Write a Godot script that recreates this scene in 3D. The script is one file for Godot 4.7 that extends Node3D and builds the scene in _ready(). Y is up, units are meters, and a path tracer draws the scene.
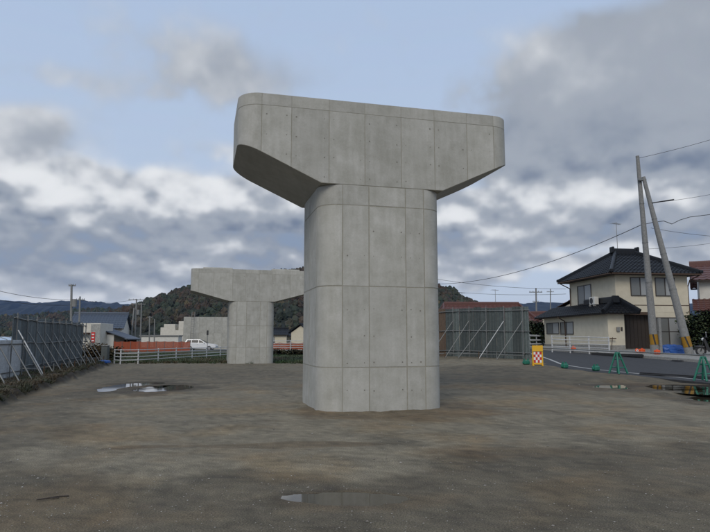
extends Node3D
# Bridge piers of a viaduct under construction on a gravel yard, overcast daylight.
# World: x right, y up, -z away from the photographer; helper functions take "z" as metres ahead.

const FOCAL := 602.7          # pixels of the 710 x 532 photograph
const PITCH := 0.1203
const EYE := 1.6
const THETA := 0.25           # how far the bridge axis is turned

var noise_a := FastNoiseLite.new()
var noise_b := FastNoiseLite.new()
var noise_c := FastNoiseLite.new()
var rng := RandomNumberGenerator.new()
var taken := {}
var mats := {}

# ---------------------------------------------------------------- mesh building
class Shape:
	var v := PackedVector3Array()
	var n := PackedVector3Array()
	func tri_n(a: Vector3, b: Vector3, c: Vector3, na: Vector3, nb: Vector3, nc: Vector3):
		var g := (c - a).cross(b - a)
		if g.dot(na + nb + nc) >= 0.0:
			v.append(a); v.append(b); v.append(c); n.append(na); n.append(nb); n.append(nc)
		else:
			v.append(a); v.append(c); v.append(b); n.append(na); n.append(nc); n.append(nb)
	func tri(a: Vector3, b: Vector3, c: Vector3, out: Vector3):
		var g := (c - a).cross(b - a)
		if g.length_squared() < 1e-16: return
		g = g.normalized()
		if g.dot(out) < 0.0: g = -g
		tri_n(a, b, c, g, g, g)
	func quad(a: Vector3, b: Vector3, c: Vector3, d: Vector3, out: Vector3):
		tri(a, b, c, out); tri(a, c, d, out)
	func quad_n(a: Vector3, b: Vector3, c: Vector3, d: Vector3, na: Vector3, nb: Vector3, nc: Vector3, nd: Vector3):
		tri_n(a, b, c, na, nb, nc); tri_n(a, c, d, na, nc, nd)
	# box from min to max with small chamfers
	func box(lo: Vector3, hi: Vector3, ch := 0.0, xf := Transform3D.IDENTITY):
		var c := (lo + hi) * 0.5
		var h := (hi - lo) * 0.5
		ch = minf(ch, minf(h.x, minf(h.y, h.z)) * 0.6)
		var ax := [Vector3.RIGHT, Vector3.UP, Vector3.BACK]
		for i in 3:
			var j := (i + 1) % 3
			var k := (i + 2) % 3
			for s in [-1.0, 1.0]:
				var p: Array = []
				for q in [[-1.0, -1.0], [1.0, -1.0], [1.0, 1.0], [-1.0, 1.0]]:
					p.append(xf * (c + ax[i] * (h[i] * s) + ax[j] * ((h[j] - ch) * q[0]) + ax[k] * ((h[k] - ch) * q[1])))
				quad(p[0], p[1], p[2], p[3], xf.basis * (ax[i] * s))
		if ch <= 0.0: return
		for i in 3:                                  # edges along axis i
			var j := (i + 1) % 3
			var k := (i + 2) % 3
			for sj in [-1.0, 1.0]:
				for sk in [-1.0, 1.0]:
					var e: Array = []
					for si in [-1.0, 1.0]:
						var base: Vector3 = c + ax[i] * ((h[i] - ch) * si)
						e.append(xf * (base + ax[j] * (h[j] * sj) + ax[k] * ((h[k] - ch) * sk)))
						e.append(xf * (base + ax[j] * ((h[j] - ch) * sj) + ax[k] * (h[k] * sk)))
					quad(e[0], e[1], e[3], e[2], xf.basis * (ax[j] * sj + ax[k] * sk))
		for sx in [-1.0, 1.0]:
			for sy in [-1.0, 1.0]:
				for sz in [-1.0, 1.0]:
					tri(xf * (c + Vector3(h.x * sx, (h.y - ch) * sy, (h.z - ch) * sz)), xf * (c + Vector3((h.x - ch) * sx, h.y * sy, (h.z - ch) * sz)), xf * (c + Vector3((h.x - ch) * sx, (h.y - ch) * sy, h.z * sz)), xf.basis * Vector3(sx, sy, sz))
	func tube(p0: Vector3, p1: Vector3, r0: float, r1: float, sides := 10, caps := true):
		var d := (p1 - p0).normalized()
		var s := d.cross(Vector3.UP if absf(d.y) < 0.9 else Vector3.RIGHT).normalized()
		var t := s.cross(d)
		for i in sides:
			var a0 := TAU * i / sides
			var a1 := TAU * (i + 1) / sides
			var n0 := s * cos(a0) + t * sin(a0)
			var n1 := s * cos(a1) + t * sin(a1)
			quad_n(p0 + n0 * r0, p0 + n1 * r0, p1 + n1 * r1, p1 + n0 * r1, n0, n1, n1, n0)
			if caps:
				tri(p0, p0 + n0 * r0, p0 + n1 * r0, -d)
				tri(p1, p1 + n0 * r1, p1 + n1 * r1, d)
	func path(pts: Array, r: float, sides := 6):
		for i in pts.size() - 1:
			tube(pts[i], pts[i + 1], r, r, sides, i == 0 or i == pts.size() - 2)
	# polygon in the x,y plane pushed from z0 to z1
	func prism(poly: PackedVector2Array, z0: float, z1: float, xf := Transform3D.IDENTITY):
		var idx := Geometry2D.triangulate_polygon(poly)
		for i in range(0, idx.size(), 3):
			for zz in [z0, z1]:
				var o: Vector3 = xf.basis * Vector3(0, 0, 1.0 if zz == maxf(z0, z1) else -1.0)
				tri(xf * Vector3(poly[idx[i]].x, poly[idx[i]].y, zz), xf * Vector3(poly[idx[i + 1]].x, poly[idx[i + 1]].y, zz), xf * Vector3(poly[idx[i + 2]].x, poly[idx[i + 2]].y, zz), o)
		var area := 0.0
		for i in poly.size():
			area += poly[i].cross(poly[(i + 1) % poly.size()])
		for i in poly.size():
			var p := poly[i]
			var q := poly[(i + 1) % poly.size()]
			var o2 := Vector2(q.y - p.y, p.x - q.x) * signf(area)
			quad(xf * Vector3(p.x, p.y, z0), xf * Vector3(q.x, q.y, z0), xf * Vector3(q.x, q.y, z1), xf * Vector3(p.x, p.y, z1), xf.basis * Vector3(o2.x, o2.y, 0))
	func ellipsoid(c: Vector3, r: Vector3, seg := 12, rings := 8, xf := Transform3D.IDENTITY):
		for i in rings:
			for j in seg:
				var q: Array = []
				var m: Array = []
				for k in [[0, 0], [0, 1], [1, 1], [1, 0]]:
					var la: float = PI * (i + k[0]) / rings - PI / 2
					var lo: float = TAU * (j + k[1]) / seg
					var u := Vector3(cos(la) * cos(lo), sin(la), cos(la) * sin(lo))
					q.append(xf * (c + u * r)); m.append((xf.basis * (u / r)).normalized())
				quad_n(q[0], q[1], q[2], q[3], m[0], m[1], m[2], m[3])
	func ring(c: Vector3, axis: Vector3, big: float, small: float, seg := 20, sides := 8):
		var a := axis.normalized()
		var s := a.cross(Vector3.UP if absf(a.y) < 0.9 else Vector3.RIGHT).normalized()
		var t := a.cross(s)
		for i in seg:
			for j in sides:
				var q: Array = []
				var m: Array = []
				for k in [[0, 0], [0, 1], [1, 1], [1, 0]]:
					var th: float = TAU * (i + k[0]) / seg
					var ph: float = TAU * (j + k[1]) / sides
					var rad := s * cos(th) + t * sin(th)
					var u := rad * cos(ph) + a * sin(ph)
					q.append(c + rad * big + u * small); m.append(u)
				quad_n(q[0], q[1], q[2], q[3], m[0], m[1], m[2], m[3])
	func mesh() -> ArrayMesh:
		var arr := []
		arr.resize(Mesh.ARRAY_MAX)
		arr[Mesh.ARRAY_VERTEX] = v
		arr[Mesh.ARRAY_NORMAL] = n
		var m := ArrayMesh.new()
		m.add_surface_from_arrays(Mesh.PRIMITIVE_TRIANGLES, arr)
		return m

func numbered(called: String) -> String:
	var k: int = taken.get(called, 0)
	taken[called] = k + 1
	return called if k == 0 else "%s_%03d" % [called, k]

func tag(o: Node, label: String, category: String, group := "", kind := ""):
	if label != "": o.set_meta("label", label)
	if category != "": o.set_meta("category", category)
	if group != "": o.set_meta("group", group)
	if kind != "": o.set_meta("kind", kind)

func thing(called: String, label: String, category: String, at := Vector3.ZERO, turn := 0.0, group := "") -> Node3D:
	var o := Node3D.new()
	o.name = numbered(called)
	add_child(o, true)
	o.position = at
	o.rotation.y = turn
	tag(o, label, category, group)
	return o

func put(called: String, shape, m: Material, parent: Node = null) -> MeshInstance3D:
	var o := MeshInstance3D.new()
	o.mesh = shape.mesh() if shape is Shape else shape
	o.material_override = m
	if parent == null:
		o.name = numbered(called)
		add_child(o, true)
	else:
		o.name = called
		parent.add_child(o, true)
	return o

func structure(called: String, shape, m: Material) -> MeshInstance3D:
	var o := put(called, shape, m)
	o.set_meta("kind", "structure")
	return o

func at(x: float, y: float, z: float) -> Vector3:
	return Vector3(x, y, -z)

# a photograph pixel and a distance ahead give a point
func pix(px: float, py: float, z: float) -> Vector3:
	var d := Vector3((px - 355.0) / FOCAL, (266.0 - py) / FOCAL, 1.0)
	var c := cos(PITCH)
	var s := sin(PITCH)
	var w := Vector3(d.x, d.y * c + s, c - d.y * s)
	return Vector3(w.x / w.z * z, EYE + w.y / w.z * z, -z)

func line_points(p: Vector3, q: Vector3, sag: float, count := 14) -> Array:
	var r := []
	for i in count + 1:
		var t := float(i) / count
		r.append(p.lerp(q, t) - Vector3(0, sag * 4.0 * t * (1.0 - t), 0))
	return r

# ---------------------------------------------------------------- ground shape
var puddles := []      # x, z, radius x, radius z, level

func slope_height(x: float, z: float) -> float:
	var s := smoothstep(-2.0, 7.0, x) * (1.0 - smoothstep(70.0, 120.0, z))
	return 0.028 * maxf(0.0, minf(z, 46.0) - 15.0) * s

func bank_edge(z: float) -> float:
	return -8.25 - (z - 14.3) * 0.292

func bank_share(x: float, z: float) -> float:
	var e := bank_edge(z) + noise_a.get_noise_2d(x * 6.0 + 40.0, z * 6.0) * 0.28
	return smoothstep(0.0, 0.28, e - x) * (1.0 - smoothstep(38.0, 41.0, z))

# where the gravel ends and the asphalt begins
const ROAD_EDGE := [[5.0, 17.0], [15.0, 14.0], [19.9, 11.9], [23.5, 10.2], [26.0, 9.2], [28.5, 8.9], [32.5, 9.75], [36.0, 10.4], [50.0, 12.3], [60.0, 13.5]]

func road_edge(z: float) -> float:
	for i in ROAD_EDGE.size() - 1:
		if z <= ROAD_EDGE[i + 1][0]:
			return lerpf(ROAD_EDGE[i][1], ROAD_EDGE[i + 1][1], clampf((z - ROAD_EDGE[i][0]) / (ROAD_EDGE[i + 1][0] - ROAD_EDGE[i][0]), 0.0, 1.0))
	return ROAD_EDGE[-1][1]

# how far a spot is from the foot of the near pier
func pier_distance(x: float, z: float) -> float:
	var dx := x - 0.331
	var dz := z - 15.017
	var s := absf(dx * cos(THETA) + dz * sin(THETA)) - 0.975
	var d := absf(-dx * sin(THETA) + dz * cos(THETA)) - 0.853
	return Vector2(maxf(s, 0.0), maxf(d, 0.0)).length() - 0.501

# pressed wheel tracks: x, z of the turning centre, radius of the inner wheel, gauge, tyre width
const TRACKS := [[17.0, -3.5, 13.2, 1.75, 0.24], [-16.0, 4.0, 12.9, 1.8, 0.22], [4.0, 30.0, 19.6, 1.7, 0.22], [30.0, 14.0, 24.5, 1.8, 0.3]]

func rut(x: float, z: float) -> float:
	var best := 0.0
	for t in TRACKS:
		var dx: float = x - t[0]
		var dz: float = z - t[1]
		var r := sqrt(dx * dx + dz * dz) + noise_a.get_noise_2d(x * 1.5, z * 1.5) * 0.25
		for k in 2:
			var off: float = absf(r - t[2] - k * t[3]) / t[4]
			if off < 1.0:
				var tread := 0.65 + 0.35 * sin(atan2(dz, dx) * r * 38.0 + off * 3.0)
				best = maxf(best, (1.0 - off * off) * tread * smoothstep(-0.25, 0.25, noise_b.get_noise_2d(x * 3.0 + 60.0, z * 3.0)))
	return best

func ground_height(x: float, z: float) -> float:
	var h := slope_height(x, z)
	var near := 1.0 - smoothstep(45.0, 60.0, absf(z))
	var micro := (noise_a.get_noise_2d(x * 2.2, z * 2.2) * 0.02 + noise_b.get_noise_2d(x * 9.0, z * 9.0) * 0.006 + noise_c.get_noise_2d(x * 30.0, z * 30.0) * 0.004) * near
	h += micro
	if z > 2.0 and z < 26.0 and absf(x) < 15.0:
		h -= rut(x, z) * 0.016
		var pd := pier_distance(x, z)
		if pd < 1.2: h += 0.02 * exp(-maxf(pd, 0.0) / 0.2) * (0.9 + noise_b.get_noise_2d(x * 20.0, z * 20.0) * 1.2)
	for p in puddles:
		var dx: float = (x - p[0]) / p[2]
		var dz: float = (z - p[1]) / p[3]
		var q := dx * dx + dz * dz
		if q < 5.0:
			q += noise_b.get_noise_2d(x * 4.0 / p[2] + 7.0, z * 3.0 / p[3]) * 0.5 + noise_c.get_noise_2d(x * 14.0, z * 14.0) * 0.25
			var w := 1.0 - smoothstep(1.7, 3.2, q)
			h = lerpf(h, p[4] + 0.009 + micro * 0.2, w)
			if q < 1.0: h -= 0.035 * smoothstep(1.0, 0.5, q)
	if x > 7.0 and z > 4.0 and z < 60.0:
		h -= 0.06 * smoothstep(0.15, 0.7, x - road_edge(z))
	var b := bank_share(x, z)
	if b > 0.0:
		h += b * (0.22 + noise_a.get_noise_2d(x * 7.0, z * 7.0) * 0.09 + noise_b.get_noise_2d(x * 25.0, z * 25.0) * 0.035)
	return h

# ---------------------------------------------------------------- materials
func lin(r: float, g: float, b: float) -> Color:
	return Color(r, g, b).linear_to_srgb()

func plain(r: float, g: float, b: float, rough := 0.8, metal := 0.0) -> StandardMaterial3D:
	var m := StandardMaterial3D.new()
	m.albedo_color = lin(r, g, b)
	m.roughness = rough
	m.metallic = metal
	return m

func noise_image(size: int, freq: float, octaves: int, sd: int) -> Image:
	var f := FastNoiseLite.new()
	f.seed = sd
	f.noise_type = FastNoiseLite.TYPE_SIMPLEX_SMOOTH
	f.frequency = freq
	f.fractal_octaves = octaves
	var im := f.get_seamless_image(size, size, false, false, 0.15, true)
	im.convert(Image.FORMAT_L8)
	return im

# mixes several noise images into a tone texture around white; layers are [image, contrast]
func tone_texture(size: int, layers: Array, tint_dark: Color, tint_light: Color) -> ImageTexture:
	var data := PackedByteArray()
	data.resize(size * size * 3)
	var bytes := []
	for l in layers: bytes.append(l[0].get_data())
	for i in size * size:
		var t := 0.5
		for k in layers.size():
			t += (bytes[k][i] / 255.0 - 0.5) * layers[k][1]
		t = clampf(t, 0.0, 1.0)
		var c := tint_dark.lerp(tint_light, t)
		data[i * 3] = int(clampf(c.r, 0, 1) * 255.0)
		data[i * 3 + 1] = int(clampf(c.g, 0, 1) * 255.0)
		data[i * 3 + 2] = int(clampf(c.b, 0, 1) * 255.0)
	var im := Image.create_from_data(size, size, false, Image.FORMAT_RGB8, data)
	im.generate_mipmaps()
	return ImageTexture.create_from_image(im)

func normal_texture(im: Image, strength: float) -> ImageTexture:
	var c: Image = im.duplicate()
	c.convert(Image.FORMAT_RGBA8)
	c.bump_map_to_normal_map(strength)
	return ImageTexture.create_from_image(c)

func world_mapped(m: StandardMaterial3D, metres: float, shift := Vector3.ZERO):
	m.uv1_triplanar = true
	m.uv1_world_triplanar = true
	m.uv1_scale = Vector3.ONE / metres
	m.uv1_offset = shift

func grained(r: float, g: float, b: float, tex: Texture2D, metres: float, rough := 0.85, metal := 0.0) -> StandardMaterial3D:
	var m := plain(r, g, b, rough, metal)
	m.albedo_texture = tex
	world_mapped(m, metres)
	return m

func make_materials():
	var fine := noise_image(512, 0.09, 4, 11)
	var mid := noise_image(512, 0.02, 5, 12)
	var coarse := noise_image(512, 0.007, 4, 13)
	var pores := noise_image(512, 0.25, 2, 14)
	# concrete: cloudy mottling, pores
	var runs := FastNoiseLite.new()
	runs.seed = 31
	runs.frequency = 0.03
	runs.fractal_octaves = 4
	var streak := runs.get_seamless_image(512, 64, false, false, 0.15, true)
	streak.convert(Image.FORMAT_L8)
	streak.resize(512, 512, Image.INTERPOLATE_CUBIC)
	var ct := tone_texture(512, [[fine, 0.35], [mid, 0.5], [coarse, 0.75], [pores, 0.4], [streak, 0.6]], Color(0.85, 0.85, 0.83), Color(1, 1, 1))
	mats.concrete_tex = ct
	var cn := normal_texture(pores, 0.6)
	mats.concrete = []
	for k in 6:
		var t: float = [1.0, 0.955, 1.05, 0.98, 1.02, 0.93][k]
		var m := grained(0.475 * t, 0.467 * t, 0.432 * t, ct, 3.3, 0.85)
		m.uv1_offset = Vector3(0.37 * k, 0.21 * k, 0.53 * k)
		m.normal_enabled = true
		m.normal_texture = cn
		m.normal_scale = 0.35
		mats.concrete.append(m)
	mats.stain = grained(0.345, 0.33, 0.28, ct, 0.9, 0.95)
	mats.hole = plain(0.19, 0.18, 0.155, 0.95)
	# weathered grey for poles, kerbs, pavements
	var wt := tone_texture(512, [[fine, 0.8], [mid, 0.7], [coarse, 0.5]], Color(0.74, 0.74, 0.73), Color(1, 1, 1))
	mats.weather_tex = wt
	mats.pole = grained(0.30, 0.30, 0.295, wt, 0.8)
	mats.pavement = grained(0.36, 0.35, 0.325, wt, 1.7, 0.9)
	mats.kerb = grained(0.38, 0.37, 0.345, wt, 0.7, 0.9)
	mats.asphalt = grained(0.050, 0.050, 0.052, tone_texture(512, [[pores, 1.2], [mid, 0.5], [coarse, 0.6]], Color(0.66, 0.66, 0.66), Color(1, 1, 1)), 1.6, 0.8)
	mats.road_paint = grained(0.55, 0.55, 0.53, wt, 0.5, 0.7)
	# gravel
	var gt := tone_texture(512, [[pores, 1.7], [fine, 1.1]], Color(0.55, 0.54, 0.52), Color(1, 1, 1))
	var gm := StandardMaterial3D.new()
	gm.albedo_color = Color(1, 1, 1)
	gm.vertex_color_use_as_albedo = true
	gm.albedo_texture = gt
	gm.roughness = 0.92
	gm.normal_enabled = true
	gm.normal_texture = normal_texture(pores, 2.2)
	gm.normal_scale = 0.8
	world_mapped(gm, 1.15)
	mats.ground = gm
	var st := plain(0.25, 0.24, 0.22, 0.9)
	st.vertex_color_use_as_albedo = true
	st.albedo_color = Color(1, 1, 1)
	mats.vertex = st
	var leaf := plain(1, 1, 1, 0.75)
	leaf.albedo_color = Color(1, 1, 1)
	leaf.vertex_color_use_as_albedo = true
	mats.leaf = leaf
	var wm := plain(0.05, 0.042, 0.028, 0.03)
	wm.metallic_specular = 0.55
	mats.water = wm
	# metals, paint, cloth
	mats.sheet = []
	for k in 4:
		var t: float = [1.0, 0.84, 1.18, 0.94][k]
		mats.sheet.append(grained(0.168 * t, 0.200 * t, 0.216 * t, wt, 1.3, 0.5, 0.25))
	mats.sheet_right = []
	for k in 4:
		var t: float = [1.0, 0.78, 1.45, 0.92][k]
		mats.sheet_right.append(grained(0.120 * t, 0.142 * t, 0.138 * t, wt, 1.1, 0.5, 0.25))
	mats.rust_sheet = grained(0.15, 0.105, 0.075, wt, 0.7, 0.85)
	mats.rust = grained(0.13, 0.075, 0.04, wt, 0.5, 0.9)
	mats.pipe = grained(0.27, 0.275, 0.27, wt, 0.35, 0.5, 0.4)
	mats.bright_pipe = grained(0.62, 0.63, 0.64, wt, 0.35, 0.45, 0.2)
	mats.white_paint = grained(0.72, 0.73, 0.74, wt, 0.6, 0.5)
	mats.white_sheet = grained(0.62, 0.65, 0.68, wt, 0.9, 0.5)
	var soft := tone_texture(512, [[fine, 0.4], [coarse, 0.8]], Color(0.92, 0.915, 0.9), Color(1, 1, 1))
	mats.plaster = grained(0.66, 0.60, 0.475, soft, 2.3, 0.9)
	mats.plaster_pale = grained(0.66, 0.63, 0.56, soft, 2.3, 0.9)
	mats.plaster_white = grained(0.68, 0.67, 0.63, soft, 2.3, 0.9)
	mats.tile = grained(0.016, 0.018, 0.022, wt, 0.5, 0.42)
	mats.tile.metallic_specular = 0.35
	mats.tile_red = grained(0.15, 0.06, 0.048, wt, 0.5, 0.5)
	mats.tile_blue = grained(0.085, 0.11, 0.155, wt, 0.9, 0.5)
	mats.wood_dark = grained(0.045, 0.032, 0.024, wt, 0.6, 0.7)
	mats.wood_brown = grained(0.10, 0.06, 0.038, wt, 0.6, 0.8)
	mats.frame_dark = plain(0.05, 0.042, 0.038, 0.5)
	mats.black = plain(0.02, 0.02, 0.022, 0.5)
	mats.rubber = plain(0.025, 0.025, 0.026, 0.85)
	var gl := plain(0.02, 0.022, 0.025, 0.05)
	gl.metallic_specular = 0.3
	mats.glass = gl
	mats.curtain = plain(0.42, 0.42, 0.39, 0.6)
	mats.green = grained(0.02, 0.22, 0.145, wt, 0.4, 0.5)
	mats.orange = plain(0.72, 0.10, 0.02, 0.55)
	mats.net = grained(0.42, 0.085, 0.03, wt, 0.5, 0.7)
	mats.yellow = plain(0.75, 0.42, 0.02, 0.5)
	mats.amber = grained(0.42, 0.22, 0.012, wt, 0.3, 0.5)
	mats.red = plain(0.55, 0.03, 0.025, 0.5)
	mats.white = plain(0.78, 0.78, 0.77, 0.5)
	mats.blue_sheet = grained(0.02, 0.11, 0.43, wt, 0.6, 0.45)
	mats.pale_blue = plain(0.5, 0.6, 0.7, 0.5)
	var cp := plain(0.76, 0.77, 0.78, 0.3)
	cp.clearcoat_enabled = true
	cp.clearcoat = 0.6
	cp.clearcoat_roughness = 0.08
	mats.car_paint = cp
	mats.steel = plain(0.5, 0.5, 0.5, 0.35, 0.8)
	mats.wire = plain(0.03, 0.03, 0.032, 0.7)
	mats.lamp_red = plain(0.4, 0.02, 0.02, 0.3)
	mats.lamp_clear = plain(0.7, 0.7, 0.68, 0.15)

# ---------------------------------------------------------------- sky: computed air and clouds
# clouds seen in the photograph: pixel x, y, half width, half height (pixels), cover, tone (0 dark grey blue .. 1 white)
const CLOUDS := [
	[22, 170, 46, 17, 1.4, 1.15], [62, 190, 34, 16, 1.0, 0.95], [96, 212, 26, 18, 0.9, 0.85], [25, 205, 60, 16, 1.0, 0.55], [28, 238, 62, 19, 1.5, -0.02], [85, 258, 50, 12, 1.1, 0.06], [-70, 215, 70, 45, 1.1, 0.4],
	[8, 122, 26, 14, 0.7, 0.72], [18, 136, 32, 10, 0.6, 0.45],
	[92, 82, 44, 12, 0.5, 0.66], [25, 72, 45, 9, 0.22, 0.65],
	[215, 55, 58, 22, 0.6, 0.6], [255, 88, 60, 20, 0.6, 0.6], [190, 85, 34, 12, 0.4, 0.62], [170, 150, 90, 9, 0.16, 0.8], [230, 150, 40, 10, 0.5, 0.8],
	[200, 182, 46, 12, 1.0, 1.0], [150, 200, 34, 16, 0.8, 0.75], [245, 200, 50, 16, 1.0, 0.7], [285, 190, 30, 16, 0.8, 0.75], [255, 225, 56, 14, 1.1, 0.35], [285, 250, 50, 14, 1.1, 0.05], [175, 218, 50, 9, 0.9, 0.4], [160, 243, 50, 10, 0.8, 0.75], [215, 248, 50, 10, 0.9, 0.3],
	[185, 275, 60, 9, 0.9, 0.38], [230, 262, 40, 8, 0.7, 0.85], [50, 284, 55, 6, 0.8, 0.4], [30, 274, 50, 5, 0.6, 0.95], [120, 278, 40, 8, 0.6, 0.9], [130, 294, 90, 6, 0.5, 0.9],
	[560, 62, 46, 24, 0.9, 0.62], [600, 100, 90, 30, 1.1, 0.46], [530, 95, 30, 18, 0.6, 0.55], [690, 22, 66, 26, 1.0, 0.4], [690, 95, 70, 34, 1.0, 0.42], [615, 150, 90, 20, 1.2, 0.2], [540, 128, 40, 12, 0.9, 0.3], [690, 150, 60, 26, 1.0, 0.22], [545, 152, 34, 14, 0.8, 0.42],
	[583, 20, 16, 11, 0.5, 0.5], [614, 22, 17, 9, 0.5, 0.42],
	[560, 190, 60, 8, 0.7, 0.9], [500, 203, 60, 12, 1.1, 0.95], [575, 208, 60, 12, 1.0, 0.88], [630, 200, 40, 14, 0.9, 0.5], [475, 226, 50, 12, 1.1, 0.5], [560, 232, 70, 10, 1.0, 0.52], [470, 250, 44, 12, 1.1, 0.2], [525, 262, 50, 9, 0.5, 1.0], [590, 262, 50, 9, 0.6, 0.8], [440, 280, 60, 8, 0.8, 0.6],
	[690, 190, 60, 14, 1.0, 0.28], [690, 225, 60, 14, 1.0, 0.5], [700, 262, 50, 14, 0.9, 0.5], [385, 225, 60, 22, 1.0, 0.6], [370, 262, 70, 16, 1.0, 0.35], [390, 190, 50, 14, 0.8, 0.8],
]

func make_sky() -> Sky:
	var w := 2048
	var h := 1024
	var fb := FastNoiseLite.new()
	fb.seed = 5
	fb.noise_type = FastNoiseLite.TYPE_SIMPLEX_SMOOTH
	fb.frequency = 1.0
	fb.fractal_octaves = 6
	fb.fractal_gain = 0.5
	var big := FastNoiseLite.new()
	big.seed = 9
	big.noise_type = FastNoiseLite.TYPE_SIMPLEX_SMOOTH
	big.frequency = 1.0
	big.fractal_octaves = 2
	# each cloud's heading and height in degrees
	var cl := []
	for c in CLOUDS:
		var d := pix(c[0], c[1], 1.0) - Vector3(0, EYE, 0)
		cl.append([rad_to_deg(atan2(d.x, -d.z)), rad_to_deg(atan2(d.y, Vector2(d.x, d.z).length())), c[2] / 10.0, c[3] / 10.0, c[4], c[5]])
	var data := PackedByteArray()
	data.resize(w * h * 3)
	var clear_top := Vector3(0.385, 0.495, 0.69)
	var clear_low := Vector3(0.53, 0.62, 0.74)
	var dark := Vector3(0.128, 0.170, 0.250)
	var middle := Vector3(0.345, 0.38, 0.435)
	var white := Vector3(0.80, 0.815, 0.83)
	for j in h:
		var el := PI * (0.5 - (j + 0.5) / h)
		if el < -0.06:
			for i in w:
				var o := (j * w + i) * 3
				data[o] = 140; data[o + 1] = 148; data[o + 2] = 160
			continue
		var ed := rad_to_deg(el)
		var ce := cos(el)
		var se := sin(el)
		for i in w:
			var az := wrapf(TAU * (i + 0.5) / w, -PI, PI)
			var ad := rad_to_deg(az)
			var d := Vector3(sin(az) * ce, se, -cos(az) * ce)
			var stretch := 2.6 / (1.0 + 1.4 * maxf(se, 0.0))
			var p := Vector3(d.x, d.y * stretch, d.z)
			var n := fb.get_noise_3dv(p * 4.6)
			var n2 := fb.get_noise_3dv((p + Vector3(0, 0.045, 0)) * 4.6)
			var nf := fb.get_noise_3dv(p * 15.0 + Vector3(4, 1, 7))
			var warp := big.get_noise_3dv(p * 5.0 + Vector3(3, 8, 1)) * 3.0 + nf * 1.6
			# outside the frame the same weather goes on
			var inside := (1.0 - smoothstep(34.0, 46.0, absf(ad))) * (1.0 - smoothstep(30.0, 42.0, ed))
			var bn := big.get_noise_3dv(p * 2.1)
			var cover := lerpf(0.28 + bn * 0.75, 0.0, inside)
			var tone := lerpf(0.47 + bn * 0.3, 0.0, inside)
			var weight := (1.0 - inside) + 0.04
			tone *= weight
			tone += 0.55 * 0.04
			if inside > 0.0:
				for c in cl:
					var dx: float = (ad - c[0] + warp) / c[2]
					var dy: float = (ed - c[1] + warp * 0.35) / c[3]
					var r := dx * dx + dy * dy
					if r < 6.0:
						var g := exp(-r * 0.8) * inside
						cover += g * c[4]
						var gw: float = g * c[4] + g * 0.15
						tone += c[5] * gw
						weight += gw
			tone /= weight
			var nl := fb.get_noise_3dv(p * 8.5)
			var nl2 := fb.get_noise_3dv((p + Vector3(0, 0.035, 0)) * 8.5)
			var low := 1.0 - smoothstep(12.0, 19.0, ed)
			var soft := clampf(tone + lerpf((n - n2) * 0.22 + n * 0.10 + nf * 0.12, (nl - nl2) * 0.78 + nl * 0.12 + nf * 0.12, low), -0.6, 1.6)
			soft = clampf(0.5 + 0.6 * tanh((soft - 0.5) * 1.45), 0.0, 1.0)
			var a := smoothstep(lerpf(0.04, 0.12, low), lerpf(0.86, 0.60, low), cover + n * 0.45 + nl * 0.18 + nf * 0.24)
			var col := dark.lerp(middle, smoothstep(0.0, 0.45, soft)) if soft < 0.45 else middle.lerp(white, smoothstep(0.45, 1.0, soft))
			var t := pow(clampf(1.0 - se / 0.75, 0.0, 1.0), 1.6)
			var air := clear_top.lerp(clear_low, t)
			col = air.lerp(col, a * 0.96)
			col = col.lerp(Vector3(0.60, 0.64, 0.69), 0.6 * (1.0 - smoothstep(0.0, 0.13, el)))
			var q := Color(col.x, col.y, col.z).linear_to_srgb()
			var o := (j * w + i) * 3
			data[o] = int(clampf(q.r, 0, 1) * 255.0)
			data[o + 1] = int(clampf(q.g, 0, 1) * 255.0)
			data[o + 2] = int(clampf(q.b, 0, 1) * 255.0)
	var im := Image.create_from_data(w, h, false, Image.FORMAT_RGB8, data)
	var m := PanoramaSkyMaterial.new()
	m.panorama = ImageTexture.create_from_image(im)
	var s := Sky.new()
	s.sky_material = m
	return s

# ---------------------------------------------------------------- ground
func spaced(from: float, to: float, step: float) -> Array:
	var r := []
	var k := int(round((to - from) / step))
	for i in k: r.append(from + (to - from) * i / k)
	return r

func patch(x: float, z: float, cx: float, cz: float, rx: float, rz: float, turn := 0.0) -> float:
	var dx := x - cx
	var dz := z - cz
	var c := cos(turn)
	var s := sin(turn)
	var q := Vector2((dx * c + dz * s) / rx, (-dx * s + dz * c) / rz).length()
	q += noise_a.get_noise_2d(x * 5.0 + 90.0, z * 5.0) * 0.45 + noise_b.get_noise_2d(x * 12.0, z * 12.0 + 30.0) * 0.22 + noise_c.get_noise_2d(x * 40.0, z * 40.0) * 0.1
	return 1.0 - smoothstep(0.82, 1.02, q)

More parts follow.
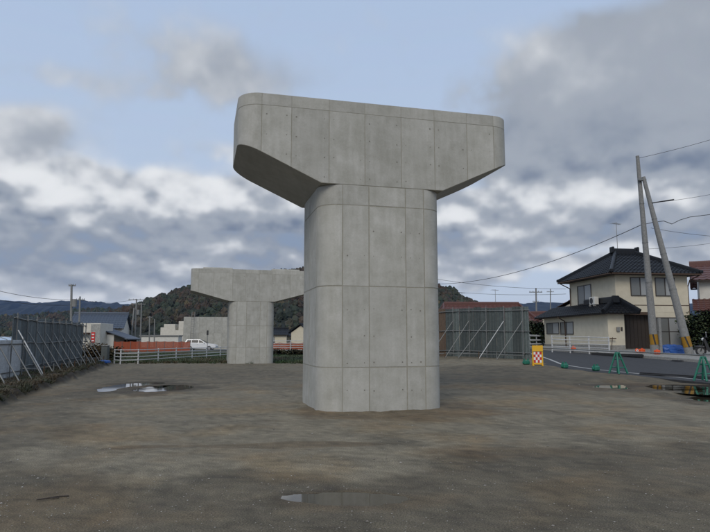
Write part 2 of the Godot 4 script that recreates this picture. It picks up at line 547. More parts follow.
func ground_color(x: float, z: float) -> Color:
	var gravel := Color(0.25, 0.222, 0.172)
	var pale := Color(0.335, 0.300, 0.236)
	var damp := Color(0.165, 0.142, 0.106)
	var brown := Color(0.205, 0.158, 0.105)
	var soil := Color(0.052, 0.042, 0.028)
	var field := Color(0.095, 0.095, 0.052)
	var n1 := noise_a.get_noise_2d(x * 3.0, z * 3.0)
	var n2 := noise_b.get_noise_2d(x * 11.0 + 5.0, z * 11.0)
	var n3 := noise_c.get_noise_2d(x * 45.0, z * 45.0)
	var c := gravel
	# dry compacted sweep in front of and beside the pier
	var dry := maxf(patch(x, z, -3.2, 13.0, 5.5, 6.5, 0.2), maxf(patch(x, z, 4.2, 12.0, 5.6, 3.0, -0.1), patch(x, z, -0.8, 8.6, 3.6, 1.5)))
	dry = maxf(dry, patch(x, z, 5.8, 14.8, 3.6, 2.4, -0.2))
	c = c.lerp(pale, dry * 0.9)
	c = c.lerp(pale, patch(x, z, 6.2, 31.5, 3.6, 2.6, -0.7) * 0.7)
	# damp ground
	var wet := patch(x, z, 2.6, 8.4, 1.5, 0.75, -0.1) * 0.9
	var rag := noise_a.get_noise_2d(x * 4.0 + 11.0, z * 4.0) * 0.9 + noise_b.get_noise_2d(x * 14.0, z * 14.0) * 0.35 + noise_c.get_noise_2d(x * 50.0, z * 50.0) * 0.15
	var front_z := 7.35 + smoothstep(0.2, 2.2, x) * 1.75 + smoothstep(2.5, 9.0, x) * 2.2
	wet = maxf(wet, smoothstep(-0.25, 0.35, front_z - z + rag) * 0.72)
	wet = maxf(wet, smoothstep(-0.25, 0.35, -(3.6 + (z - 7.0) * 0.32) - x + rag) * 0.6 * (1.0 - smoothstep(18.0, 21.0, z)))
	wet = maxf(wet, patch(x, z, -8.5, 27.0, 7.0, 6.5) * 0.6)
	wet = maxf(wet, patch(x, z, 8.2, 21.5, 6.0, 3.4, -0.3) * 0.8)
	wet = maxf(wet, patch(x, z, 3.8, 25.0, 6.0, 4.5) * 0.65)
	for p in puddles:
		wet = maxf(wet, patch(x, z, p[0], p[1], p[2] * 1.7, p[3] * 1.9))
	c = c.lerp(damp, wet)
	for p in puddles:
		c = c.lerp(Color(0.105, 0.085, 0.06), patch(x, z, p[0], p[1], p[2] * 1.25, p[3] * 1.3) * 0.8)
	# brown clay smears, round the pier's foot too
	var clay := maxf(patch(x, z, 1.15, 13.7, 3.0, 1.7, 0.2) * 0.7, maxf(patch(x, z, 1.9, 8.9, 1.4, 0.5) * 0.6, patch(x, z, -1.1, 9.4, 2.4, 0.24, 0.06) * 0.8))
	clay = maxf(clay, patch(x, z, 6.5, 19.0, 3.5, 1.0) * 0.6)
	clay = maxf(clay, smoothstep(0.18, 0.5, n1 + n2 * 0.5) * 0.45)
	c = c.lerp(brown, clay)
	var k := 1.0 + n1 * 0.22 + n2 * 0.34 + n3 * 0.46
	# wheel tracks: bands of pressed and loosened gravel
	if z > 2.0 and z < 26.0 and absf(x) < 15.0:
		c = c.lerp(damp, rut(x, z) * 0.5)
	c = c * clampf(k, 0.45, 1.6)
	c.g *= 0.975
	c.b *= 0.88
	var b := bank_share(x, z)
	if b > 0.0:
		var straw := Color(0.085, 0.068, 0.038)
		c = c.lerp(soil.lerp(straw, clampf(0.2 + n2 + n3, 0.0, 0.8)), clampf(b * 3.0, 0.0, 1.0))
	if z > 2.0 and z < 22.0: c = c.lerp(Color(c.r * 1.1, c.g * 0.97, c.b * 0.8), clampf(noise_b.get_noise_2d(x * 4.0 + 200.0, z * 4.0) * 1.6, 0.0, 0.8))
	var away := maxf(smoothstep(0.0, 0.8, z - (40.6 + n2 * 0.8) + smoothstep(-12.0, 4.0, x) * -0.5), 0.0)
	c = c.lerp(field * (1.0 + n1 * 0.5 + n2 * 0.3), away)
	c.a = 1.0
	return c

func make_ground():
	var xs := [-6000.0, -3000.0, -1500.0, -700.0, -350.0, -180.0, -100.0, -60.0, -40.0, -30.0] + spaced(-25.0, -17.0, 0.5) + spaced(-17.0, 14.0, 0.1) + spaced(14.0, 32.0, 0.5) + [32.0, 36.0, 42.0, 50.0, 70.0, 100.0, 180.0, 350.0, 700.0, 1500.0, 3000.0, 6000.0]
	var zs := [-800.0, -200.0, -60.0, -20.0, -8.0, -3.0, 0.0, 1.5] + spaced(3.0, 11.0, 0.07) + spaced(11.0, 24.0, 0.12) + spaced(24.0, 44.0, 0.25) + spaced(44.0, 60.0, 1.0) + [60.0, 65.0, 70.0, 80.0, 90.0, 105.0, 120.0, 150.0, 200.0, 300.0, 500.0, 900.0, 2000.0, 4000.0, 7000.0]
	var nx := xs.size()
	var nz := zs.size()
	var v := PackedVector3Array(); v.resize(nx * nz)
	var nn := PackedVector3Array(); nn.resize(nx * nz)
	var cc := PackedColorArray(); cc.resize(nx * nz)
	for j in nz:
		for i in nx:
			v[j * nx + i] = Vector3(xs[i], ground_height(xs[i], zs[j]), -zs[j])
			cc[j * nx + i] = ground_color(xs[i], zs[j])
	for j in nz:
		for i in nx:
			var l := v[j * nx + maxi(i - 1, 0)]
			var r := v[j * nx + mini(i + 1, nx - 1)]
			var f := v[maxi(j - 1, 0) * nx + i]
			var b := v[mini(j + 1, nz - 1) * nx + i]
			nn[j * nx + i] = (r - l).cross(f - b).normalized() * -1.0
			if nn[j * nx + i].y < 0.0: nn[j * nx + i] = -nn[j * nx + i]
	var id := PackedInt32Array()
	for j in nz - 1:
		for i in nx - 1:
			var a := j * nx + i
			id.append_array([a, a + nx, a + 1, a + 1, a + nx, a + nx + 1])
	var arr := []
	arr.resize(Mesh.ARRAY_MAX)
	arr[Mesh.ARRAY_VERTEX] = v
	arr[Mesh.ARRAY_NORMAL] = nn
	arr[Mesh.ARRAY_COLOR] = cc
	arr[Mesh.ARRAY_INDEX] = id
	var m := ArrayMesh.new()
	m.add_surface_from_arrays(Mesh.PRIMITIVE_TRIANGLES, arr)
	structure("ground", m, mats.ground)

# a sheet that follows the ground between two edges given as [x, z] lists
func draped(edge_a: Array, edge_b: Array, lift: float, across := 8, skirt := 0.0) -> Shape:
	var s := Shape.new()
	var rows := []
	for i in edge_a.size():
		var row := []
		for k in across + 1:
			var t := float(k) / across
			var x: float = lerpf(edge_a[i][0], edge_b[i][0], t)
			var z: float = lerpf(edge_a[i][1], edge_b[i][1], t)
			row.append(at(x, slope_height(x, z) + lift, z))
		rows.append(row)
	for i in rows.size() - 1:
		for k in across:
			s.quad(rows[i][k], rows[i][k + 1], rows[i + 1][k + 1], rows[i + 1][k], Vector3.UP)
		if skirt > 0.0:
			var d := Vector3(0, skirt, 0)
			s.quad(rows[i][0], rows[i + 1][0], rows[i + 1][0] - d, rows[i][0] - d, rows[i][0] - rows[i][across])
	return s

func resample(pts: Array, count: int) -> Array:
	var c := Curve2D.new()
	for p in pts: c.add_point(Vector2(p[0], p[1]))
	var r := []
	for i in count + 1:
		var q := c.sample_baked(c.get_baked_length() * i / count)
		r.append([q.x, q.y])
	return r

func scatter(called: String, mesh: Mesh, m: Material, spots: Array, colors: Array, label: String, category: String) -> MultiMeshInstance3D:
	var mm := MultiMesh.new()
	mm.transform_format = MultiMesh.TRANSFORM_3D
	mm.use_colors = true
	mm.mesh = mesh
	mm.instance_count = spots.size()
	for i in spots.size():
		mm.set_instance_transform(i, spots[i])
		mm.set_instance_color(i, colors[i])
	var o := MultiMeshInstance3D.new()
	o.multimesh = mm
	o.material_override = m
	o.name = numbered(called)
	add_child(o, true)
	tag(o, label, category, "", "stuff")
	return o

func stone_mesh() -> ArrayMesh:
	var s := Shape.new()
	var pts := []
	for i in 8:
		pts.append(Vector3(rng.randf_range(-1, 1), rng.randf_range(-0.6, 0.6), rng.randf_range(-1, 1)).normalized() * rng.randf_range(0.75, 1.0))
	var oct := [Vector3(1, 0.1, 0.1), Vector3(-0.9, 0, 0.2), Vector3(0.1, 0.62, 0), Vector3(0, -0.6, 0.1), Vector3(0.15, 0.05, 0.95), Vector3(-0.1, 0.1, -0.8)]
	for k in [[0, 2, 4], [4, 2, 1], [1, 2, 5], [5, 2, 0], [0, 4, 3], [4, 1, 3], [1, 5, 3], [5, 0, 3]]:
		var c: Vector3 = (oct[k[0]] + oct[k[1]] + oct[k[2]]) / 3.0
		s.tri(oct[k[0]], oct[k[1]], oct[k[2]], c)
	return s.mesh()

func tuft_mesh(blades: int, height: float, spread: float, width: float) -> ArrayMesh:
	var s := Shape.new()
	for i in blades:
		var a := rng.randf() * TAU
		var d := Vector3(cos(a), 0, sin(a))
		var side := Vector3(-d.z, 0, d.x) * width
		var b := d * rng.randf() * spread * 0.4
		var hh := height * rng.randf_range(0.55, 1.0)
		var mid := b + d * spread * 0.35 + Vector3(0, hh * 0.65, 0)
		var top := b + d * spread * rng.randf_range(0.7, 1.2) + Vector3(0, hh, 0)
		s.quad(b - side, b + side, mid + side * 0.7, mid - side * 0.7, Vector3(d.x, 0.5, d.z))
		s.tri(mid - side * 0.7, mid + side * 0.7, top, Vector3(d.x, 0.5, d.z))
	return s.mesh()

func make_cover():
	# loose stones lying on the yard
	var spots := []
	var cols := []
	for i in 16000:
		var z := 3.2 + pow(rng.randf(), 1.5) * 17.0
		var x := rng.randf_range(-0.62, 0.62) * (z + 1.5)
		if x < bank_edge(z): continue
		if noise_a.get_noise_2d(x * 4.0, z * 4.0) < rng.randf_range(-0.7, 0.35): continue
		var r := rng.randf_range(0.004, 0.010) if rng.randf() < 0.97 else rng.randf_range(0.010, 0.022)
		var b := Basis(Vector3.UP, rng.randf() * TAU).scaled(Vector3(r, r * 0.8, r * rng.randf_range(0.7, 1.2)))
		spots.append(Transform3D(b, at(x, ground_height(x, z) + r * 0.2, z)))
		var t := rng.randf()
		var c := Color(0.17, 0.155, 0.13).lerp(Color(0.42, 0.40, 0.36), t * t * t)
		cols.append(c)
	scatter("gravel", stone_mesh(), mats.vertex, spots, cols, "loose pale stones scattered over the gravel yard", "gravel")
	# weeds on the bank beside the left sheet fence
	spots = []
	cols = []
	for i in 9000:
		var z := rng.randf_range(11.0, 40.0)
		var x := bank_edge(z) - 0.22 - rng.randf() * rng.randf() * 6.5
		if noise_a.get_noise_2d(x * 6.0, z * 6.0) < rng.randf_range(-0.8, 0.2): continue
		var k := rng.randf_range(0.5, 1.2)
		spots.append(Transform3D(Basis(Vector3.UP, rng.randf() * TAU).scaled(Vector3(k, k * rng.randf_range(0.6, 1.2), k)), at(x, ground_height(x, z) - 0.01, z)))
		var dry := clampf(0.6 + noise_b.get_noise_2d(x * 5.0, z * 5.0) * 1.4 + rng.randf_range(-0.3, 0.3), 0, 1)
		cols.append(Color(0.035, 0.05, 0.018).lerp(Color(0.095, 0.070, 0.038), dry))
	scatter("weeds", tuft_mesh(9, 0.13, 0.15, 0.007), mats.leaf, spots, cols, "low green and dry weeds on the dark soil bank", "weeds")
	# grass under and behind the white rail fence
	spots = []
	cols = []
	for i in 9000:
		var z := rng.randf_range(39.2, 66.0)
		var x := rng.randf_range(-22.0, 2.0)
		if z < 40.3 + noise_a.get_noise_2d(x * 8.0, 3.0) * 0.8 and rng.randf() < 0.8: continue
		var k := rng.randf_range(0.7, 1.5)
		spots.append(Transform3D(Basis(Vector3.UP, rng.randf() * TAU).scaled(Vector3(k, k * 0.8, k)), at(x, ground_height(x, z) - 0.01, z)))
		var dry := clampf(0.35 + noise_b.get_noise_2d(x * 2.0, z * 2.0) * 1.3 + rng.randf_range(-0.25, 0.25), 0, 1)
		cols.append(Color(0.035, 0.07, 0.018).lerp(Color(0.10, 0.075, 0.035), dry))
	scatter("grass", tuft_mesh(10, 0.24, 0.25, 0.014), mats.leaf, spots, cols, "strip of short green grass behind the white rail fence", "grass")

func make_roads():
	# asphalt road to the right, with its edge line, kerb and pavement
	var near_edge := []
	for i in 91:
		var ez := 55.0 - i * 50.0 / 90.0
		near_edge.append([road_edge(ez), ez])
	for p in near_edge:
		p[0] += noise_b.get_noise_2d(p[0] * 9.0, p[1] * 9.0) * 0.35
	var far_edge := resample([[11.5, 56.0], [13.4, 44.0], [15.0, 38.5], [16.2, 34.0], [17.4, 29.0], [19.2, 22.0], [23.0, 8.0]], 90)
	structure("road", draped(near_edge, far_edge, 0.004, 10, 0.08), mats.asphalt)
	var la := []
	var lb := []
	for i in near_edge.size():
		var a := Vector2(near_edge[i][0], near_edge[i][1])
		var b := Vector2(far_edge[i][0], far_edge[i][1])
		a.x = road_edge(a.y)
		var clean := Vector2(lerpf(a.x, b.x, 0.1), lerpf(a.y, b.y, 0.1))
		var dir := (b - a).normalized()
		la.append([clean.x, clean.y])
		lb.append([clean.x + dir.x * 0.15, clean.y + dir.y * 0.15])
	structure("road_marking", draped(resample(la, 90), resample(lb, 90), 0.009, 1), mats.road_paint)
	# kerb stones, each one metre long
	var kerb := Node3D.new()
	kerb.name = "kerb"
	add_child(kerb)
	kerb.set_meta("kind", "structure")
	var c := Curve2D.new()
	for p in far_edge: c.add_point(Vector2(p[0], p[1]))
	var len_all := c.get_baked_length()
	var st := Shape.new()
	st.box(Vector3(-0.494, -0.05, -0.09), Vector3(0.494, 0.15, 0.09), 0.018)
	var stone := st.mesh()
	for i in int(len_all):
		if i < 8 or i > 46: continue
		var q := c.sample_baked(i + 0.5)
		var q2 := c.sample_baked(i + 0.6)
		var yaw := atan2(q2.y - q.y, q2.x - q.x)
		var rise := slope_height(q2.x, q2.y) - slope_height(q.x, q.y)
		var o := put("kerb_stone", stone, mats.kerb, kerb)
		o.position = at(q.x, slope_height(q.x, q.y) + 0.012, q.y)
		o.rotation = Vector3(0, yaw, rise / 0.1 * cos(0.0))
	# pavement behind the kerb
	var pa := []
	var pb := []
	for p in far_edge:
		pa.append([p[0] + 0.085, p[1] + 0.02])
		pb.append([p[0] + 16.0, p[1] + 8.0])
	structure("pavement", draped(pa, pb, 0.14, 10, 0.1), mats.pavement)
	# the far road the estate car drives on
	var ra := resample([[-90.0, 83.0], [-20.0, 83.0], [60.0, 83.0]], 30)
	var rb := resample([[-90.0, 90.0], [-20.0, 90.0], [60.0, 90.0]], 30)
	structure("far_road", draped(ra, rb, 0.02, 2, 0.05), mats.asphalt)
	# puddles: flat water lying in hollows of the gravel
	for p in puddles:
		var s := Shape.new()
		for i in 40:
			var a0 := TAU * i / 40
			var a1 := TAU * (i + 1) / 40
			s.tri(Vector3.ZERO, Vector3(cos(a0) * p[2] * 1.27, 0, sin(a0) * p[3] * 1.27), Vector3(cos(a1) * p[2] * 1.27, 0, sin(a1) * p[3] * 1.27), Vector3.UP)
		var o := structure("puddle", s, mats.water)
		o.position = at(p[0], p[4], p[1])

# ---------------------------------------------------------------- hills
func crown_mesh(sd: int) -> ArrayMesh:
	var s := Shape.new()
	var f := FastNoiseLite.new()
	f.seed = sd
	f.frequency = 1.1
	f.fractal_octaves = 2
	var seg := 11
	var rings := 8
	var p := []
	for i in rings + 1:
		var row := []
		for j in seg:
			var la := PI * i / rings - PI / 2
			var lo := TAU * (j + (i % 2) * 0.5) / seg
			var u := Vector3(cos(la) * cos(lo), sin(la), cos(la) * sin(lo))
			row.append(Vector3(u.x, u.y * 1.15 + 0.4, u.z) * (1.0 + f.get_noise_3dv(u * 2.0) * 0.45))
		p.append(row)
	for i in rings:
		for j in seg:
			var j2 := (j + 1) % seg
			var c: Vector3 = (p[i][j] + p[i + 1][j2]) * 0.5
			s.tri(p[i][j], p[i][j2], p[i + 1][j], c)
			s.tri(p[i][j2], p[i + 1][j2], p[i + 1][j], c)
	return s.mesh()

func skyline(pts: Array, px: float) -> float:
	if px <= pts[0][0]: return pts[0][1]
	for i in pts.size() - 1:
		if px <= pts[i + 1][0]:
			return lerpf(pts[i][1], pts[i + 1][1], smoothstep(0, 1, (px - pts[i][0]) / (pts[i + 1][0] - pts[i][0])) * 0.5 + 0.5 * (px - pts[i][0]) / (pts[i + 1][0] - pts[i][0]))
	return pts[-1][1]

func ridge_height(pts: Array, ridge: float, x: float, z: float, front: float, back: float, drop: float) -> float:
	var px := 355.0 + FOCAL * x / ridge
	var top := (339.0 - skyline(pts, px)) / FOCAL * ridge + EYE - drop
	var t := smoothstep(front, ridge, z) if z < ridge else 1.0 - smoothstep(ridge, back, z)
	t = pow(t, 0.8)
	var rough := noise_a.get_noise_2d(x * 60.0 / ridge * 3.0, z * 60.0 / ridge * 3.0)
	return maxf(top, 0.0) * t * (1.0 + rough * 0.22 * (1.0 - absf(t - 0.5) * 2.0)) - 2.0 * (1.0 - t)

func ridge(pts: Array, dist: float, x0: float, x1: float, front: float, back: float, drop: float, count: int, m: Material, bump: float) -> void:
	var s := Shape.new()
	var deep := 26
	var rows := []
	for j in deep + 1:
		var z := lerpf(front, back, float(j) / deep)
		var row := []
		for i in count + 1:
			var x := lerpf(x0, x1, float(i) / count)
			var y := ridge_height(pts, dist, x, z, front, back, drop)
			y += (noise_b.get_noise_2d(x * 300.0 / dist * 4.0, z * 300.0 / dist * 4.0) + noise_c.get_noise_2d(x * 900.0 / dist * 4.0, z * 900.0 / dist * 4.0)) * bump
			row.append(at(x, y, z))
		rows.append(row)
	for j in deep:
		for i in count:
			s.tri(rows[j][i], rows[j][i + 1], rows[j + 1][i], Vector3.UP)
			s.tri(rows[j][i + 1], rows[j + 1][i + 1], rows[j + 1][i], Vector3.UP)
	structure("hill", s, m)

func wood(pts: Array, dist: float, x0: float, x1: float, front: float, back: float, drop: float, count: int, size: float, label: String, crown: ArrayMesh, autumn: float):
	var spots := []
	var cols := []
	for i in count:
		var x := rng.randf_range(x0, x1)
		var z := lerpf(front + (dist - front) * 0.12, lerpf(dist, back, 0.25), sqrt(rng.randf()))
		var y := ridge_height(pts, dist, x, z, front, back, drop)
		if y < 0.5: continue
		var k := size * (rng.randf_range(0.55, 1.2) + (0.7 if rng.randf() < 0.12 else 0.0))
		spots.append(Transform3D(Basis(Vector3.UP, rng.randf() * TAU).scaled(Vector3(k, k * rng.randf_range(0.8, 1.35), k)), at(x, y, z)))
		var t := clampf(autumn + noise_b.get_noise_2d(x * 0.35, z * 0.35) * 1.5 + rng.randf_range(-0.35, 0.35), 0, 1)
		var c := Color(0.021, 0.031, 0.016).lerp(Color(0.046, 0.028, 0.016), t)
		if rng.randf() < 0.04: c = Color(0.06, 0.048, 0.022)
		cols.append(c * rng.randf_range(0.6, 1.55))
	scatter("wood", crown, mats.leaf, spots, cols, label, "wood")

func make_hills():
	var forest := grained(0.022, 0.028, 0.017, mats.weather_tex, 60.0, 0.95)
	var near_line := [[60, 335], [110, 327], [150, 312], [160, 307], [175, 300], [190, 294], [230, 281], [290, 274], [350, 272], [400, 276], [441, 291], [455, 301], [480, 314], [520, 328], [560, 337]]
	var middle_line := [[-300, 322], [-60, 320], [0, 318], [40, 318], [75, 314], [100, 311], [130, 311], [160, 313], [240, 318], [400, 330]]
	var far_line := [[-500, 300], [-200, 306], [-60, 300], [0, 304], [15, 301], [35, 303], [55, 304], [80, 300.5], [100, 302], [125, 304.5], [140, 305], [155, 308], [190, 310], [300, 318], [420, 318], [470, 306], [510, 304], [545, 302.5], [575, 304], [640, 307], [720, 303], [900, 305], [1200, 300]]
	ridge(near_line, 520.0, -300.0, 220.0, 300.0, 800.0, 2.7, 90, forest, 0.8)
	ridge(middle_line, 1000.0, -1100.0, 100.0, 700.0, 1400.0, 4.0, 110, forest, 1.2)
	ridge(far_line, 4200.0, -6000.0, 6000.0, 2800.0, 5600.0, 6.0, 420, forest, 16.0)
	var crown := crown_mesh(21)
	wood(near_line, 520.0, -300.0, 220.0, 300.0, 800.0, 2.7, 46000, 1.65, "dark autumn wood covering the hill behind the piers", crown, 0.32)
	wood(middle_line, 1000.0, -800.0, 60.0, 700.0, 1400.0, 4.0, 24000, 2.4, "dark wood on the low ridge behind the blue roofed building", crown, 0.22)

# ---------------------------------------------------------------- piers
# outline of a rounded rectangle, front face towards +z: flat runs and quarter rounds as [points, normals]
func outline_runs(a: float, b: float, r: float, front_breaks: Array, side_breaks: Array) -> Array:
	var runs := []
	for i in front_breaks.size() - 1:
		runs.append({"pts": [Vector2(front_breaks[i], b), Vector2(front_breaks[i + 1], b)], "nor": [Vector2(0, 1), Vector2(0, 1)], "flat": true})
	var corners := [[a - r, b - r, 90.0, 0.0], [a - r, -b + r, 0.0, -90.0], [-a + r, -b + r, -90.0, -180.0], [-a + r, b - r, 180.0, 90.0]]
	for c in corners:
		var p := []
		var q := []
		for k in 11:
			var t := deg_to_rad(lerpf(c[2], c[3], k / 10.0))
			var d := Vector2(cos(t), sin(t))
			p.append(Vector2(c[0], c[1]) + d * r)
			q.append(d)
		runs.append({"pts": p, "nor": q, "flat": false})
	for i in side_breaks.size() - 1:
		for s in [-1.0, 1.0]:
			runs.append({"pts": [Vector2(s * a, side_breaks[i]), Vector2(s * a, side_breaks[i + 1])], "nor": [Vector2(s, 0), Vector2(s, 0)], "flat": true})
	for i in front_breaks.size() - 1:
		runs.append({"pts": [Vector2(front_breaks[i], -b), Vector2(front_breaks[i + 1], -b)], "nor": [Vector2(0, -1), Vector2(0, -1)], "flat": true})
	return runs

# one cast panel: follows a run of the outline, a few millimetres proud of the core, edges drawn in to leave the joint
func panel_shape(run: Dictionary, low: Callable, high: Callable, gap: float, proud: float) -> Shape:
	var s := Shape.new()
	var p: Array = run.pts.duplicate()
	var q: Array = run.nor
	if run.flat and p[0].distance_to(p[1]) > 0.5:      # divide long flats so that slopes bend where they should
		var np := []
		var nq := []
		for k in 9:
			np.append(p[0].lerp(p[1], k / 8.0)); nq.append(q[0])
		p = np
		q = nq
	var last := p.size() - 1
	var d0: Vector2 = (p[1] - p[0]).normalized() * gap
	var d1: Vector2 = (p[last] - p[last - 1]).normalized() * gap
	p[0] = p[0] + d0
	p[last] = p[last] - d1
	for i in last:
		var a: Vector2 = p[i]
		var b: Vector2 = p[i + 1]
		var na := Vector3(q[i].x, 0, q[i].y)
		var nb := Vector3(q[i + 1].x, 0, q[i + 1].y)
		var a0 := Vector3(a.x, low.call(a.x) + gap, a.y)
		var a1 := Vector3(a.x, high.call(a.x) - gap, a.y)
		var b0 := Vector3(b.x, low.call(b.x) + gap, b.y)
		var b1 := Vector3(b.x, high.call(b.x) - gap, b.y)
		s.quad_n(a0 + na * proud, b0 + nb * proud, b1 + nb * proud, a1 + na * proud, na, nb, nb, na)
		s.quad(a1 + na * proud, b1 + nb * proud, b1, a1, Vector3.UP)
		s.quad(a0 + na * proud, b0 + nb * proud, b0, a0, Vector3.DOWN)
		if i == 0: s.quad(a0, a1, a1 + na * proud, a0 + na * proud, Vector3(p[0].x - p[1].x, 0, p[0].y - p[1].y))
		if i == last - 1: s.quad(b0, b1, b1 + nb * proud, b0 + nb * proud, Vector3(p[last].x - p[last - 1].x, 0, p[last].y - p[last - 1].y))
	return s

func add_holes(s: Shape, run: Dictionary, low: Callable, high: Callable, off: float, up: float):
	if not run.flat: return
	var a: Vector2 = run.pts[0]
	var b: Vector2 = run.pts[1]
	var l := a.distance_to(b)
	var nn := Vector3(run.nor[0].x, 0, run.nor[0].y)
	var side := Vector3((b - a).normalized().x, 0, (b - a).normalized().y)
	for t in [0.11, l - 0.11]:
		var p := a.lerp(b, t / l)
		var y: float = ceilf((low.call(p.x) + 0.12) / up) * up - 0.14
		while y < high.call(p.x) - 0.08:
			if y > low.call(p.x) + 0.08:
				var c := Vector3(p.x, y + rng.randf_range(-0.02, 0.02), p.y) + nn * off
				var hr := rng.randf_range(0.008, 0.019)
				if rng.randf() < 0.15:
					y += up
					continue
				for k in 8:
					var a0 := TAU * k / 8
					var a1 := TAU * (k + 1) / 8
					s.tri(c, c + (side * cos(a0) + Vector3.UP * sin(a0)) * hr, c + (side * cos(a1) + Vector3.UP * sin(a1)) * hr, nn)
			y += up

func cast_pier(label: String, where: Vector3, a: float, b: float, r: float, cap_a: float, column_top: float, cap_top: float, tip: float, column_breaks: Array, bands: Array, cap_breaks: Array) -> Node3D:
	var t := thing("bridge_pier", label, "bridge pier", where, THETA, "concrete bridge piers")
	var proud := 0.003
	var soffit := func(x: float) -> float:
		return column_top if absf(x) <= a else lerpf(column_top, tip, (absf(x) - a) / (cap_a - a))
	# column
	var core := Shape.new()
	var runs := outline_runs(a, b, r, column_breaks, [-b + r, 0.0, b - r])
	for run in runs:
		for i in run.pts.size() - 1:
			var p: Vector2 = run.pts[i]
			var q: Vector2 = run.pts[i + 1]
			core.quad(Vector3(p.x, -0.3, p.y), Vector3(q.x, -0.3, q.y), Vector3(q.x, column_top - 0.002, q.y), Vector3(p.x, column_top - 0.002, p.y), Vector3(run.nor[i].x, 0, run.nor[i].y))
	var col := put("column", core, mats.stain, t)
	var holes := Shape.new()
	for run in runs:
		for k in bands.size() - 1:
			var lo: float = bands[k]
			var hi: float = bands[k + 1]
			var f0 := func(_x: float) -> float: return lo - (0.25 if lo == 0.0 else 0.0)
			var f1 := func(_x: float) -> float: return hi
			var wide := 0.0105
			wide = rng.randf_range(0.007, 0.015)
			put("panel", panel_shape(run, f0, f1, wide, proud + 0.001 * rng.randi_range(0, 2)), mats.concrete[rng.randi() % 6], col)
			add_holes(holes, run, f0, f1, proud + 0.0035, 0.6)
	put("tie_holes", holes, mats.hole, col).set_meta("kind", "stuff")
	# cap
	var xs := [-cap_a]
	for k in 13: xs.append(-cap_a + r * (1.0 - cos(PI / 2 * k / 12.0)))
	xs += [-a, a]
	for k in 13: xs.append(cap_a - r * (1.0 - cos(PI / 2 * (12 - k) / 12.0)))
	xs.append(cap_a)
	var ccore := Shape.new()
	var under := Shape.new()
	var over := Shape.new()
	for i in xs.size() - 1:
		var d := []
		for x in [xs[i], xs[i + 1]]:
			var e := maxf(0.0, absf(x) - (cap_a - r))
			d.append(b - r + sqrt(maxf(0.0, r * r - e * e)))
		var x0: float = xs[i]
		var x1: float = xs[i + 1]
		var y0: float = soffit.call(x0)
		var y1: float = soffit.call(x1)
		for s in [-1.0, 1.0]:
			ccore.quad(Vector3(x0, y0, d[0] * s), Vector3(x1, y1, d[1] * s), Vector3(x1, cap_top - 0.004, d[1] * s), Vector3(x0, cap_top - 0.004, d[0] * s), Vector3(((x0 + x1) * 0.5) * (1.0 if absf(x0) > cap_a - r - 0.01 and absf(x1) > cap_a - r - 0.01 else 0.0), 0, s * 2.0))
		var n := Vector3(y1 - y0, -(x1 - x0), 0)
		under.quad(Vector3(x0, y0, -d[0] - proud * 0.9), Vector3(x1, y1, -d[1] - proud * 0.9), Vector3(x1, y1, d[1] + proud * 0.9), Vector3(x0, y0, d[0] + proud * 0.9), n)
		over.quad(Vector3(x0, cap_top, -d[0] - proud), Vector3(x1, cap_top, -d[1] - proud), Vector3(x1, cap_top, d[1] + proud), Vector3(x0, cap_top, d[0] + proud), Vector3.UP)
	for sx in [-1.0, 1.0]:
		var dz := b - r
		ccore.quad(Vector3(sx * cap_a, tip, -dz), Vector3(sx * cap_a, tip, dz), Vector3(sx * cap_a, cap_top - 0.004, dz), Vector3(sx * cap_a, cap_top - 0.004, -dz), Vector3(sx, 0, 0))
	var cap := put("cap_beam", ccore, mats.stain, t)
	put("underside", under, mats.concrete[5], cap)
	put("top_face", over, mats.concrete[0], cap)
	holes = Shape.new()
	var band := cap_top - 0.27
	var roof := func(_x: float) -> float: return cap_top + 0.004
	var line := func(_x: float) -> float: return band
	for run in outline_runs(cap_a, b, r, cap_breaks, [-b + r, 0.0, b - r]):
		put("panel", panel_shape(run, soffit, line, 0.008, proud + 0.001 * rng.randi_range(0, 2)), mats.concrete[rng.randi() % 6], cap)
		put("panel", panel_shape(run, line, roof, 0.004, proud + 0.001 * rng.randi_range(0, 2)), mats.concrete[rng.randi() % 6], cap)
		add_holes(holes, run, soffit, line, proud + 0.0035, 0.45)
	put("tie_holes", holes, mats.hole, cap).set_meta("kind", "stuff")
	return t

